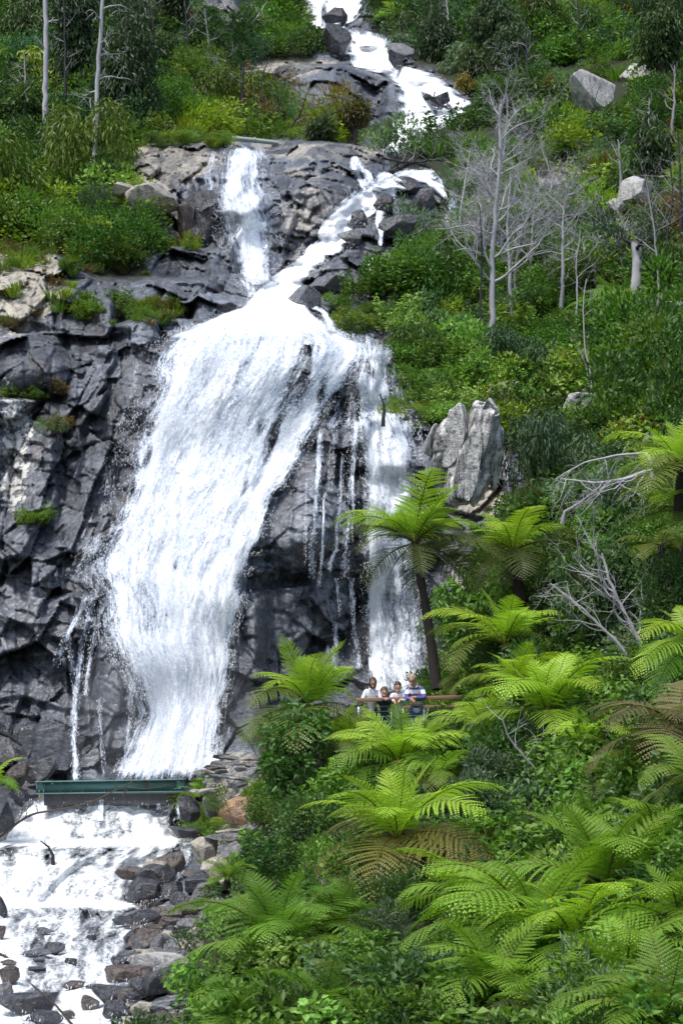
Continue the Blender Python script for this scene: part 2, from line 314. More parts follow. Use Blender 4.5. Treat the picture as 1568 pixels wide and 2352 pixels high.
def res(poly, n):
    if len(poly) > 120: return np.array(poly, float), float(np.hypot(*np.diff(np.array(poly, float), axis=0).T).sum())
    p = np.array(poly, float); s = np.r_[0, np.cumsum(np.hypot(*np.diff(p, axis=0).T))]
    t = np.linspace(0, s[-1], n); q = np.c_[np.interp(t, s, p[:, 0]), np.interp(t, s, p[:, 1])]
    for _ in range(max(1, n//40)):
        q[1:-1] = (q[:-2]+2*q[1:-1]+q[2:])/4
    return q, s[-1]
def fall(name, L, Rr, dens=1.0, edge=(0.12, 0.12), off=0.35, bulge=0.4, holes=(), seed=0, step=3.2, layer=0, mat_=None, spray=1.0, ends=(0.05, 0.03), parent=None, lips=(), rough=1.0):
    n = len(L) if len(L) > 120 else int(max(res(L, 10)[1], res(Rr, 10)[1])/step)+2
    l, ll = res(L, n); r, rl = res(Rr, n); w = np.hypot(*(r-l).T)
    m_ = int(w.max()/step)+3; s = np.linspace(0, 1, m_)[None, :]; t = np.linspace(0, 1, n)[:, None]
    u = l[:, :1]*(1-s)+r[:, :1]*s; v = l[:, 1:]*(1-s)+r[:, 1:]*s
    creek = mat_ is not None and mat_.name == 'stream_water'; surf = YC if creek else (YM if seed in (1, 2, 3, 61) else YP if seed in (4, 6, 7, 8, 9) else YS); Y = surf(u, v); px = Y/K
    ac = (s-0.5)*w.mean()*px.mean()+0*t+seed*7.7; al = t*max(ll, rl)*px.mean()+0*s
    ac2 = ac+0.35*(fbm(al*0.7, ac*0.5, 3, seed+9)-.5)
    d = np.full(u.shape, float(dens)); wpx = np.maximum(w[:, None], 12)
    s_o = s; s = s+((22 if seed in (4, 6, 7, 8, 9) else 14)/wpx)*(fbm(al*2.2, ac*0.8, 3, seed+7)-.5)*2*np.minimum(1, wpx/60)
    e0 = w[:, None]*s/ max(1, 1); e1 = w[:, None]*(1-s)
    d = d*(0.25+0.75*sstep(s/max(edge[0], 1e-3)))*(0.25+0.75*sstep((1-s)/max(edge[1], 1e-3)))
    d = d*(0.3+0.7*sstep(t/max(ends[0], 1e-3)))*(0.3+0.7*sstep((1-t)/max(ends[1], 1e-3)))
    d = d+0.50*(fbm(ac2*1.7, al*0.22, 3, seed+1)-.5)
    d -= 0.55*(1-sstep(s/0.02))+0.55*(1-sstep((1-s)/0.02))
    for (hu, hv, hr, hs, hw) in holes:                    # ellipses leaning with the flow
        du = u-hu; dv = v-hv; q = np.sqrt(((du+dv*hs)/hr)**2+(dv/(hr*3.0))**2)
        d = d-hw*(1-sstep(q, 0.2, 1.2))
    s = np.clip(s_o, 0, 1)+0*t
    fade = 1.0
    lipd = 0
    for lv_ in lips:                                      # smooth tongue over each ledge, then a broken drop
        lw = lv_+7*(fbm(u/40, u*0+lv_, 2, 5)-.5)*2; d = d+.34*np.exp(-((v-lw+6)/7)**2)-.16*sstep(v, lw+3, lw+9)*(1-sstep(v, lw+16, lw+45)); lipd = lipd+.34*sstep(v, lw-9, lw+1)*(1-sstep(v, lw+5, lw+50))
    disp = lipd+off+fade*bulge*np.sin(np.pi*np.clip(s, 0, 1))**0.6+rough*(0.34*(fbm(ac2*0.9, al*0.16, 3, seed+2)-.5)+0.16*(fbm(ac2*3.4, al*0.5, 3, seed+3)-.5)+0.05*(fbm(ac2*12, al*5, 2, seed+4)-.5))
    disp = disp*fade if creek else disp
    Yw = Y-disp; xyz = np.stack([(u-784)/K*Yw, Yw, (HZ-v)/K*Yw], -1).reshape(-1, 3)
    idx = np.arange(n*m_).reshape(n, m_); q = np.stack([idx[1:, :-1], idx[1:, 1:], idx[:-1, 1:], idx[:-1, :-1]], -1).reshape(-1, 4)
    keep = (d.ravel()[q] > -0.15).any(1); q = q[keep]
    fl = np.stack([ac2, al, np.full(u.shape, seed*3.1)], -1)
    o = mesh_obj(name, xyz, q, mat_ or WATER, smooth=True, attrs={'flow': ('FLOAT_VECTOR', 'POINT', fl), 'dens': ('FLOAT', 'POINT', d)}, parent=parent)
    if spray > 0:
        # droplets thrown off the edges and across thin places
        ne = int(spray*max(ll, rl)*(w.mean()/40+4))
        tt = rng.random(ne); side = rng.random(ne); wm = max(w.mean(), 20)
        out_ = np.where(rng.random(ne) < 0.3, rng.exponential(min(.05, 6/wm), ne), -rng.exponential(min(.15, 26/wm), ne))   # a few outside the edge, most inside
        sp = np.where(side < 0.2, -out_, np.where(side < 0.4, 1+out_, rng.random(ne)))
        kp = vnoise(tt*max(ll, rl)/22+seed*3, sp*3+seed, seed) > 0.42; tt = tt[kp]; sp = sp[kp]; ne = len(tt)
        i = (tt*(n-1)).astype(int); uu = l[i, 0]*(1-sp)+r[i, 0]*sp; vv = l[i, 1]*(1-sp)+r[i, 1]*sp
        Yd = YS(uu, vv)-off-bulge*0.6-rng.random(ne)*0.6
        SPR[0].append(np.stack([(uu-784)/K*Yd, Yd, (HZ-vv)/K*Yd], -1)); SPR[1].append(0.003+0.007*rng.random(ne)**3)
    return o
def S(o, label): return tag(o, label, kind='structure')
# main fall (two veils of water, the rear one denser)
ML = [(450,742),(385,765),(335,812),(318,900),(280,1000),(250,1130),(215,1230),(182,1310),(215,1375),(225,1450),(300,1580),(322,1640),(290,1720),(250,1795)]
MR = [(760,752),(850,790),(815,860),(745,945),(695,1050),(645,1130),(603,1230),(568,1330),(542,1450),(532,1550),(508,1650),(502,1790)]
HM = [(692,860,32,0.15,.50),(650,930,22,.28,.42),(625,1010,16,.3,.35),(360,900,12,.2,.3),(560,1120,10,.3,.35),(410,1180,9,.3,.3),(350,980,10,.3,.3),(600,980,14,.3,.45),(570,1060,9,.3,.4),(500,920,9,.3,.25),(440,1090,10,.25,.25),(380,1000,9,.3,.3),(545,860,12,.2,.25),(470,1240,9,.3,.2),(430,830,10,.3,.25),(700,830,18,0,.5),(340,1050,12,.3,.3),(300,1130,12,.3,.3),(480,1560,18,.2,.25),(490,1700,16,.2,.3),(400,1300,8,.3,.2),(740,900,14,.3,.5),(620,1010,22,.2,.35)]
S(fall('waterfall', ML, MR, dens=0.78, edge=(.24,.09), off=0.25, bulge=0.7, holes=HM, seed=1, step=3.0, spray=1.3), 'wide white main drop of the waterfall')
def shr(p, q, f): return [(a[0]*(1-f)+b_[0]*f, a[1]*(1-f)+b_[1]*f) for a, b_ in zip(p, q)]
A1, _ = res(ML, 40); B1, _ = res(MR, 40)
S(fall('waterfall', shr(A1, B1, .10), shr(A1, B1, .93), dens=0.40, edge=(.2,.15), off=0.65, bulge=0.75, seed=2, step=3.0, spray=0.6, holes=HM), 'bursting front veil of the main waterfall')
S(fall('waterfall', [(590,660),(560,700),(470,738),(380,775)], [(660,650),(705,705),(765,745),(845,800)], dens=.95, off=.3, bulge=.5, seed=3, spray=1.0, holes=[(650,745,10,0,.3),(545,760,8,0,.2)]), 'churning white pool spilling over the lip of the main drop')
S(fall('waterfall', [(528,334),(502,360),(482,410),(480,470),(500,550),(532,630),(565,690)], [(598,334),(620,370),(638,430),(645,510),(646,590),(640,640),(630,690)], dens=.64, edge=(.35,.45), off=.18, bulge=.15, seed=4, spray=1.6), 'straight white fall over the pale ledge')
S(fall('waterfall', [(478,350),(465,400),(470,450)], [(500,345),(492,400),(500,455)], dens=.42, edge=(.3,.3), off=.2, bulge=.1, seed=5, spray=.6), 'thin broken trickle left of the ledge fall')
S(fall('waterfall', [(985,380),(872,394),(790,458),(750,492),(722,552),(680,597),(632,632),(570,675)], [(1008,408),(918,450),(842,516),(812,566),(757,592),(722,630),(698,660),(655,705)], dens=.88, edge=(.25,.25), off=.30, bulge=.15, seed=6, spray=1.4), 'slanting white chute running down from the right')
S(fall('waterfall', [(806,358),(803,385),(815,420),(835,440)], [(822,356),(840,380),(855,400),(872,425)], dens=.72, off=.25, bulge=.1, seed=7, spray=.6), 'short white spill into the slanting chute')
S(fall('waterfall', [(690,-60),(682,0),(690,35),(712,66)], [(850,-60),(842,0),(828,32),(792,68)], dens=.8, off=.22, bulge=.15, seed=8, spray=.4, holes=[(745,30,10,0,.6)]), 'topmost white fall between boulders')
S(fall('waterfall', [(796,62),(796,110),(806,152),(868,172),(898,204),(916,240),(906,275),(888,310),(872,352)], [(900,84),(908,120),(908,148),(1000,168),(1066,216),(1092,238),(1042,285),(975,325),(930,352)], dens=.84, edge=(.22,.22), off=.28, bulge=.15, seed=9, spray=1.0, holes=[(985,235,12,-.6,.8),(1030,245,8,-.6,.6)]), 'upper white cascade sweeping down to the right')
S(fall('waterfall', [(842,775),(832,830),(815,880),(790,960),(835,1010),(845,1200),(840,1400),(845,1500),(862,1600)], [(898,790),(893,850),(905,920),(962,965),(968,1050),(970,1200),(975,1400),(985,1500),(1005,1600)], dens=.60, edge=(.22,.3), off=.3, bulge=.25, seed=10, spray=3.0, holes=[(900,930,14,0,.6),(820,960,20,0,.4),(945,1150,14,0,.3),(930,1300,20,0,.2),(900,1000,8,0,.3)]), 'tall thin right hand fall behind the tree fern')
S(fall('waterfall', [(845,960),(838,1100),(845,1300),(842,1450),(850,1600)], [(875,955),(885,1100),(890,1300),(895,1450),(905,1600)], dens=.74, edge=(.3,.4), off=.5, bulge=.2, seed=11, spray=1), 'brighter strand of the right hand fall')
for i, (a_, b_, dd) in enumerate([([(755,750),(775,790),(785,850),(760,930),(735,985)], [(895,765),(890,820),(860,880),(845,935),(830,990)], .38), ([(730,985),(722,1060),(712,1200),(705,1330)], [(745,985),(740,1060),(732,1200),(722,1330)], .40), ([(800,985),(792,1100),(790,1200),(782,1330)], [(822,985),(812,1100),(808,1200),(800,1330)], .46), ([(760,985),(755,1060),(750,1130)], [(776,985),(770,1060),(762,1130)], .42), ([(765,1430),(760,1500),(758,1560)], [(780,1430),(778,1500),(776,1560)], .36), ([(800,1330),(805,1430),(815,1540)], [(812,1330),(818,1430),(832,1540)], .38),([(196,1368),(165,1420),(132,1490),(118,1530)], [(214,1368),(182,1430),(150,1500),(134,1535)], .46), ([(208,1368),(182,1450),(168,1560),(160,1660),(163,1795)], [(228,1368),(204,1460),(188,1560),(180,1660),(186,1795)], .50), ([(232,1372),(212,1440),(198,1520),(188,1600)], [(252,1378),(228,1450),(212,1520),(202,1600)], .44), ([(150,1440),(158,1520),(170,1600)], [(162,1436),(170,1520),(180,1600)], .38), ([(222,1600),(228,1700),(235,1780)], [(232,1600),(238,1700),(246,1780)], .34),
      ([(783,1040),(775,1150),(765,1260),(748,1310)], [(792,1040),(787,1150),(777,1260),(762,1320)], .52), ([(742,1130),(735,1280),(727,1350)], [(750,1130),(743,1280),(735,1350)], .45), ([(770,1330),(778,1420)], [(776,1330),(785,1420)], .42), ([(700,1100),(697,1300)], [(706,1100),(703,1300)], .36), ([(812,960),(805,1080),(806,1250)], [(826,960),(816,1080),(812,1250)], .42), ([(1154,1035),(1158,1080),(1163,1130)], [(1160,1035),(1168,1080),(1171,1130)], .6),
      ([(1020,440),(1018,500),(1030,560)], [(1055,440),(1060,500),(1062,560)], .5), ([(862,480),(858,520),(870,570)], [(888,465),(882,520),(880,560)], .6), ([(842,590),(838,640)], [(866,590),(862,640)], .6), ([(905,400),(960,395),(1010,400)], [(900,425),(960,410),(1035,470)], .7), ([(758,30),(748,60)], [(792,28),(780,62)], .6),
      ([(700,705),(735,720),(750,760)], [(725,690),(770,735),(790,765)], .55), ([(300,1560),(295,1600),(280,1760)], [(312,1560),(310,1620),(300,1760)], .4)]):
    S(fall('waterfall', a_, b_, dens=dd, edge=(.4,.4), off=.2, bulge=.05, seed=20+i, spray=.35, step=2.2, rough=.4), 'thin trickle of water down the dark rock')
# stream below the weir: three white steps and a rapid running out of the picture
CREEK = water_shader('stream_water', 1.7, 2.0, (0.36, 0.39, 0.41), (0.76, 0.78, 0.795), (.34, .42, .24), 1.9)
def cascade(L, Rr, label, dens, seed, **kw): return S(fall('stream', L, Rr, dens=dens, seed=seed, mat_=CREEK, label=None, **kw) if False else fall('stream', L, Rr, dens=dens, seed=seed, mat_=CREEK, **kw), label)
_v = np.arange(1834, 2450, 3.0); _uL = np.interp(_v, [1846,1885,1930,1950,2450], [66,38,10,-70,-70]); _uR = np.interp(_v, [1846,1880,1932,1945,2000,2070,2085,2120,2200,2300,2450], [418,402,432,440,335,300,348,332,300,292,262])
_uR = np.convolve(np.pad(_uR, 3, mode='edge'), np.ones(7)/7, 'valid')
cascade(list(zip(_uL, _v)), list(zip(_uR, _v)), 'white stepped stream running down below the weir', .72, 50, off=.28, bulge=.12, edge=(.02,.08), ends=(.03,.001), holes=[(300,1895,9,0,.15),(110,1975,10,0,.35),(20,1965,20,0,.25),(250,1985,14,.3,.2),(210,2112,30,0,.22),(90,2190,20,0,.3),(230,2180,12,0,.25),(90,2300,14,0,.25),(190,2240,12,0,.2),(40,2130,12,0,.2),(270,2250,20,0,.3)], spray=.45, rough=1.4, lips=(1938, 2080))
cascade([(405,1925),(395,1960),(412,1990)], [(447,1925),(445,1955),(430,1990)], 'side spill of the stream beside the bank', .45, 53, off=.25, bulge=.1, spray=.5)
cascade([(395,2010),(350,2045),(310,2070)], [(425,2000),(385,2060),(340,2080)], 'thin side spill between black boulders', .45, 54, off=.35, bulge=.1, spray=.4)
# fine broken spray beyond the edges of the big drops
VEIL = water_shader('spray_veil', 9.0, 4.0, (0.74, 0.80, 0.88))
def widen(p, q, k): return [(a[0]-k, a[1]) for a in p], [(b_[0]+k*.7, b_[1]) for b_ in q]
for (p_, q_, k, dd, sd_) in ((ML[1:], MR[1:], 34, .33, 61), ([(842,775),(790,960),(838,1100),(845,1600)], [(898,790),(962,965),(970,1200),(1005,1600)], 18, .36, 62), ([(500,335),(497,470),(545,630)], [(600,335),(630,510),(640,660)], 10, .36, 63)):
    a_, b_ = widen(p_, q_, k); S(fall('waterfall_spray', a_, b_, dens=dd+.06, edge=(.35,.35), off=.9, bulge=.5, seed=sd_, mat_=VEIL, spray=0), 'fine spray flying beside the falling water')
# droplets
pos = np.concatenate(SPR[0]); sz = np.concatenate(SPR[1]); n = len(pos)
oc = np.array([(1,0,0),(-1,0,0),(0,1,0),(0,-1,0),(0.6,0,3.6),(-.6,0,-3.6)]); of = np.array([(0,2,4),(2,1,4),(1,3,4),(3,0,4),(2,0,5),(1,2,5),(3,1,5),(0,3,5)])
Vd = (pos[:, None]+oc[None]*sz[:, None, None]).reshape(-1, 3); Fd = (of[None]+6*np.arange(n)[:, None, None]).reshape(-1, 3)
dm, nt, pb, _ = mat('spray'); pb.inputs['Base Color'].default_value = (.93,.95,.97,1); pb.inputs['Roughness'].default_value = .3
tag(mesh_obj('spray', Vd, Fd, dm, smooth=True), 'fine white droplets thrown off the falling water', 'spray', kind='stuff')

# mist hanging at the foot of the drops
MISTM = bpy.data.materials.new('mist'); MISTM.use_nodes = True; _n = MISTM.node_tree; _n.nodes.clear(); _o = _n.nodes.new('ShaderNodeOutputMaterial'); _v = _n.nodes.new('ShaderNodeVolumePrincipled')
_v.inputs['Color'].default_value = (.95, .97, 1, 1); _v.inputs['Density'].default_value = .065; _v.inputs['Anisotropy'].default_value = .2; _n.links.new(_v.outputs[0], _o.inputs['Volume'])
_mv, _mf = [], []
import bmesh
for (mu, mv_, mY, rx, ry, rz) in ((400,1700,52.6,2.2,1.0,1.6),(330,1720,52.4,1.6,.8,1.0),(470,1560,53.2,1.3,.8,1.9),(380,1690,52.5,3.0,1.3,2.3),(920,1540,54.5,1.0,.7,1.1),(915,1520,54.4,1.5,.9,1.7),(600,690,64.5,1.5,.9,1.1)):
    bm = bmesh.new(); bmesh.ops.create_icosphere(bm, subdivisions=3, radius=1); c = P(mu, mv_, mY)
    for v in bm.verts: v.co = Vector((v.co.x*rx+c.x, v.co.y*ry+c.y, v.co.z*rz+c.z))
    _mf.append(np.array([[v.index for v in f.verts] for f in bm.faces])+sum(len(x) for x in _mv)); _mv.append(np.array([v.co[:] for v in bm.verts])); bm.free()
tag(mesh_obj('mist', np.concatenate(_mv), np.concatenate(_mf), MISTM, smooth=True), 'soft mist at the foot of the falls', 'mist', kind='stuff')
# ---------------------------------------------------------------- plants
def leaf_shader(name, tint_from, rough=0.5, var=0.38):
    m, nt, pb, out = mat(name); b = NB(nt)
    if tint_from == 'INSTANCER': t = b.attr('tint', 'INSTANCER').outputs['Color']
    else: t = b.n('ShaderNodeObjectInfo').outputs['Color']
    lv = b.attr('lv').outputs['Fac']
    k = b.ramp(lv, 0, 1, 1-var, 1+var)
    c = b.mix(1.0, t, b.n('ShaderNodeCombineColor', {0: k, 1: k, 2: k}).outputs[0], 'MULTIPLY')
    c = b.mix(b.ramp(lv, 0.8, 1.0, 0, 0.35), c, (0.24, 0.27, 0.06))
    c = b.mix(b.ramp(lv, 0.03, 0.0, 0, 0.8), c, (0.22, 0.09, 0.03))
    b.set(pb.inputs['Base Color'], c); pb.inputs['Roughness'].default_value = rough; pb.inputs['Specular IOR Level'].default_value = 0.35
    tr = b.n('ShaderNodeBsdfTranslucent', {'Color': b.mix(1.0, c, (1.0, 1.15, 0.5), 'MULTIPLY')})
    mx = b.n('ShaderNodeMixShader', {0: 0.36}); nt.links.new(pb.outputs[0], mx.inputs[1]); nt.links.new(tr.outputs[0], mx.inputs[2]); nt.links.new(mx.outputs[0], out.inputs[0])
    return m
LEAF_I = leaf_shader('leaf_undergrowth', 'INSTANCER'); LEAF_O = leaf_shader('leaf', 'OBJECT', 0.42)
def simple(name, c, rough=0.7, metal=0.0, var=0.25, scale=12.0, bumpd=0.01, stretch=(1, 1, 1)):
    m, nt, pb, out = mat(name); b = NB(nt); tc = b.n('ShaderNodeTexCoord').outputs['Object']
    n = b.noise(b.vmul(tc, stretch), scale, 5, 0.6)
    cc = b.mix(n, tuple(x*(1-var) for x in c), tuple(min(1, x*(1+var)) for x in c))
    b.set(pb.inputs['Base Color'], cc); pb.inputs['Roughness'].default_value = rough; pb.inputs['Metallic'].default_value = metal
    if bumpd: nt.links.new(b.bump(n, 0.6, bumpd), pb.inputs['Normal'])
    return m
BARK_SILVER = simple('silver_dead_wood', (.38, .37, .39), .8, var=.55, scale=4, stretch=(1, 1, .3), bumpd=.03)
BARK_GREY = simple('grey_dead_wood', (.25, .24, .25), .8, var=.5, scale=5, stretch=(1, 1, .3), bumpd=.03)
BARK_BLACK = simple('charred_wood', (.025, .024, .026), .8, var=.5, scale=6, bumpd=.03)
BARK_BROWN = simple('brown_bark', (.07, .05, .04), .9, var=.5, scale=6, bumpd=.04)
TRUNK_FERN = simple('fern_trunk_fibre', (.022, .017, .014), .95, var=.6, scale=22, bumpd=.05)
def unit(v): return v/np.maximum(np.linalg.norm(v, axis=-1, keepdims=True), 1e-9)
def leaves(pos, dirv, length, width, r, lv=None, fold=0.25):
    """rhombic folded leaves: base, two sides, tip"""
    n = len(pos); d = unit(dirv); up = unit(r.normal(size=(n, 3))+np.array([0, -0.5, 1.0])); s = unit(np.cross(d, up)); nn = np.cross(s, d)
    L = (np.asarray(length)*(0.7+0.6*r.random(n)))[:, None]; Wd = (np.asarray(width)*(0.8+0.4*r.random(n)))[:, None]
    b0 = pos; l = pos+d*L*0.45+s*Wd*0.5+nn*Wd*fold; rr = pos+d*L*0.45-s*Wd*0.5+nn*Wd*fold; t = pos+d*L-nn*L*0.12
    V_ = np.stack([b0, rr, t, l], 1).reshape(-1, 3); i = 4*np.arange(n)[:, None]
    F_ = np.concatenate([i+np.array([0, 1, 2]), i+np.array([0, 2, 3])])
    lv = r.random(n) if lv is None else lv
    return V_, F_, np.repeat(lv, 4)
def join(parts):
    V_, F_, A_ = [], [], []; o = 0
    for v, f, a in parts: V_.append(v); F_.append(f+o); A_.append(a); o += len(v)
    return np.concatenate(V_), np.concatenate(F_), np.concatenate(A_)
def tube(pts, rad, sides=6):
    pts = np.asarray(pts, float); n = len(pts); rad = np.broadcast_to(np.asarray(rad, float), (n,))
    tg = unit(np.gradient(pts, axis=0)); ref = np.array([0.31, 0.17, 0.93]) if abs(tg[0][2]) < 0.9 else np.array([1.0, 0.1, 0.0])
    a = unit(np.cross(tg, ref)); b = np.cross(tg, a); th = np.linspace(0, 2*np.pi, sides, endpoint=False)
    V_ = (pts[:, None]+rad[:, None, None]*(np.cos(th)[None, :, None]*a[:, None]+np.sin(th)[None, :, None]*b[:, None])).reshape(-1, 3)
    i = np.arange(n-1)[:, None]*sides; j = np.arange(sides)[None]; k = (j+1) % sides
    F_ = np.stack([i+j, i+k, i+sides+k, i+sides+j], -1).reshape(-1, 4)
    return V_, F_, np.zeros(len(V_))
def stemtubes(lst): return join([tube(p, r_, s_) for p, r_, s_ in lst])
def shrub_geo(kind, seed, N=700, ls=1.0):
    """unit shrub: about 1 m radius, base at the origin"""
    r = np.random.default_rng(seed); parts = []; stems = []
    if kind in ('bush', 'euc', 'fine', 'broad'):
        nb = {'bush': 16, 'euc': 18, 'fine': 14, 'broad': 14}[kind]
        th = r.random(nb)*2*np.pi; rad = 0.75*np.sqrt(r.random(nb)); hz = 0.35+r.random(nb)*(1.15-0.6*rad)
        c = np.stack([rad*np.cos(th), rad*np.sin(th), hz], 1); br = 0.22+0.2*r.random(nb)
        k = r.integers(0, nb, N); dv = unit(r.normal(size=(N, 3))+np.array([0, 0, 0.35])); pos = c[k]+dv*br[k][:, None]*(0.55+0.5*r.random(N)[:, None])
        if kind == 'euc': dirv = dv*0.45+np.array([0, 0, -0.75])+r.normal(size=(N, 3))*0.3; L, Wd = 0.26, 0.075
        elif kind == 'fine': dirv = dv+r.normal(size=(N, 3))*0.5+np.array([0, 0, .5]); L, Wd = 0.17, 0.035
        elif kind == 'broad': dirv = dv*0.6+r.normal(size=(N, 3))*0.4+np.array([0, -.1, -0.3]); L, Wd = 0.20, 0.12
        else: dirv = dv+r.normal(size=(N, 3))*0.5+np.array([0, 0, .35]); L, Wd = 0.16, 0.085
        lv = np.clip(0.5*r.random(N)+0.5*r.random(nb)[k], 0, 1); L, Wd = L*ls, Wd*ls
        parts.append(leaves(pos, dirv, L, Wd, r, lv))
        for q in range(nb): stems.append((np.linspace([0, 0, -.1], c[q], 4)+r.normal(size=(4, 3))*0.03, np.linspace(.02, .005, 4), 4))
    elif kind == 'weed':                                   # upright leafy stems
        ns = 26; per = N//ns
        for q in range(ns):
            th = r.random()*6.28; rd = 0.75*math.sqrt(r.random()); b0 = np.array([rd*math.cos(th), rd*math.sin(th), 0]); h = 0.7+0.65*r.random()
            lean = np.array([math.cos(th), math.sin(th), 0])*0.25*r.random()+r.normal(size=3)*0.06; t = np.sort(r.random(per))*0.85+0.15
            pos = b0+lean*t[:, None]**1.5+np.array([0, 0, 1])*h*t[:, None]; an = r.random(per)*6.28
            dirv = np.stack([np.cos(an), np.sin(an), 0.45+0*an], 1); parts.append(leaves(pos, dirv, 0.24*(1.15-0.6*t), 0.08, r, np.clip(r.random(per)*.5+.5*r.random()+.15*t-.1, 0, 1)))
            stems.append((np.array([b0, b0+lean*.3+[0, 0, h*.5], b0+lean+[0, 0, h]]), np.array([.012, .009, .004]), 3))
    elif kind == 'grass':
        n = N; th = r.random(n)*6.28; rd = 0.4*np.sqrt(r.random(n)); b0 = np.stack([rd*np.cos(th), rd*np.sin(th), 0*rd], 1)
        out_ = np.stack([np.cos(th), np.sin(th), 0*th], 1)*(0.3+0.5*r.random(n))[:, None]+r.normal(size=(n, 3))*0.1; h = 0.5+0.6*r.random(n)
        wd = unit(np.cross(out_, [0, 0, 1]))*0.022
        p0 = b0; p1 = b0+out_*0.35+np.array([0, 0, 1])*(h*0.6)[:, None]; p2 = b0+out_*0.9+np.array([0, 0, 1])*(h*0.85)[:, None]
        V_ = np.stack([p0-wd, p0+wd, p1-wd, p1+wd, p2], 1).reshape(-1, 3); i = 5*np.arange(n)[:, None]
        F_ = np.concatenate([i+np.array(x) for x in ((0, 1, 3), (0, 3, 2), (2, 3, 4))]); parts.append((V_, F_, np.repeat(r.random(n)*.9+.06, 5)))
    elif kind == 'bracken':
        for q in range(9):
            th = q*0.7+r.random()*.4; v, f, a = frond_geo(seed*13+q, 26, 60, 12, 9, 0.8, 1.25)
            c_, s_ = math.cos(th), math.sin(th); v = v@np.array([[c_, s_, 0], [-s_, c_, 0], [0, 0, 1]]); parts.append((v, f, a))
    v, f, a = join(parts)
    st = stemtubes(stems) if stems else None
    return v, f, a, st
def frond_geo(seed, elev0=62, elev1=-10, npin=21, nlet=15, L=1.0, droop=1.0, width=0.30, hang=0.5, rachis=False):
    """bipinnate fern frond growing along +x from the origin, L long"""
    r = np.random.default_rng(seed); m = 40; t = np.linspace(0, 1, m)
    e = np.radians(elev0+(elev1-elev0)*t**1.35*droop); yaw = np.radians(r.normal()*6)*t*2
    dx = np.cos(e)*np.cos(yaw); dy = np.cos(e)*np.sin(yaw); dz = np.sin(e); tg = np.stack([dx, dy, dz], 1)
    pts = np.concatenate([[[0, 0, 0]], np.cumsum((tg[1:]+tg[:-1])/2*L/(m-1), axis=0)])
    parts = []; tp = np.linspace(0.13, 0.985, npin)
    for s_ in (-1, 1):
        for k, tk in enumerate(tp):
            j = tk*(m-1); i0 = min(int(j), m-2); f = j-i0; p = pts[i0]*(1-f)+pts[i0+1]*f; tt = tg[i0]
            side = np.array([-math.sin(yaw[i0]), math.cos(yaw[i0]), 0])*s_; nrm = np.cross(tt, side)*s_; nrm = nrm if nrm[2] > 0 else -nrm
            w = L*width*(math.sin(math.pi*min(1, (tk*0.92+0.10))**0.8))**0.7*(1.05 if tk < .5 else 1.0)*(0.92+.16*r.random())
            w = max(w, 0.03*L); n2 = max(3, int(nlet*w/(L*width)))
            a_ = 0.30+0.35*tk+r.normal()*.05; d0 = unit(side*math.cos(a_)+tt*math.sin(a_)+nrm*(0.10))
            q = np.linspace(0.04, 1, n2)[:, None]; sag = hang*(0.6+.5*r.random())
            pp = p+d0*w*q+np.array([0, 0, -1.0])*w*0.42*sag*q**2+tt*w*0.12*q**2
            dd = unit(d0+np.array([0, 0, -1.0])*0.84*sag*q+tt*.2*q)
            sp = unit(np.cross(dd, nrm)); ln = w/n2*1.02
            wl = L*(0.0175*(1-q[:, 0])**0.5+0.003)*(0.85+.3*r.random())*min(1, w/(.1*L))**.4*(21/npin)
            for u_ in (-1, 1):
                o = unit(sp*u_*0.92+dd*0.42-nrm*0.18); tip = pp+o*wl[:, None]
                V_ = np.stack([pp-dd*ln*.5, pp+dd*ln*.5, tip+dd*ln*.42, tip+dd*ln*.02], 1)
                V_ = V_.reshape(-1, 3); i = 4*np.arange(n2)[:, None]; F_ = np.concatenate([i+np.array([0, 1, 2]), i+np.array([0, 2, 3])])
                parts.append((V_, F_, np.repeat(np.clip(0.35+0.25*r.random(n2)+0.25*q[:, 0]+.1*tk, .05, .80), 4)))
    return join(parts)+((pts,) if rachis else ())
def newmesh(name, V_, F_, lv, m):
    o = mesh_obj(name, V_, F_, m, attrs={'lv': ('FLOAT', 'POINT', lv)}, link=False); me = o.data; bpy.data.objects.remove(o); return me
# prototypes for the undergrowth (kept out of the scene; the undergrowth objects instance them)
PC = bpy.data.collections.new('undergrowth_plants'); KINDS = []
for kind, seeds, N in (('bush', (1, 2, 3), 620), ('euc', (4, 5), 560), ('weed', (6, 7, 8), 560), ('fine', (9,), 800), ('broad', (10, 11), 420), ('grass', (12,), 110), ('bracken', (13,), 1)):
    for s_ in seeds:
        v, f, a, st = shrub_geo(kind, s_, N); me = newmesh('plant_%02d' % len(KINDS), v, f, a, LEAF_I)
        po = bpy.data.objects.new('plant_%02d' % len(KINDS), me); PC.objects.link(po); KINDS.append(kind)
for kind, s_ in (('bush', 21), ('euc', 22), ('bush', 23)):
    v, f, a, st = shrub_geo(kind, s_, 2600, .48); v = v*np.array([1, 1, 1.25]); me = newmesh('plant_%02d' % len(KINDS), v, f, a, LEAF_I); po = bpy.data.objects.new('plant_%02d' % len(KINDS), me); PC.objects.link(po); KINDS.append('tall')
KI = {k: [i for i, x in enumerate(KINDS) if x == k] for k in set(KINDS)}
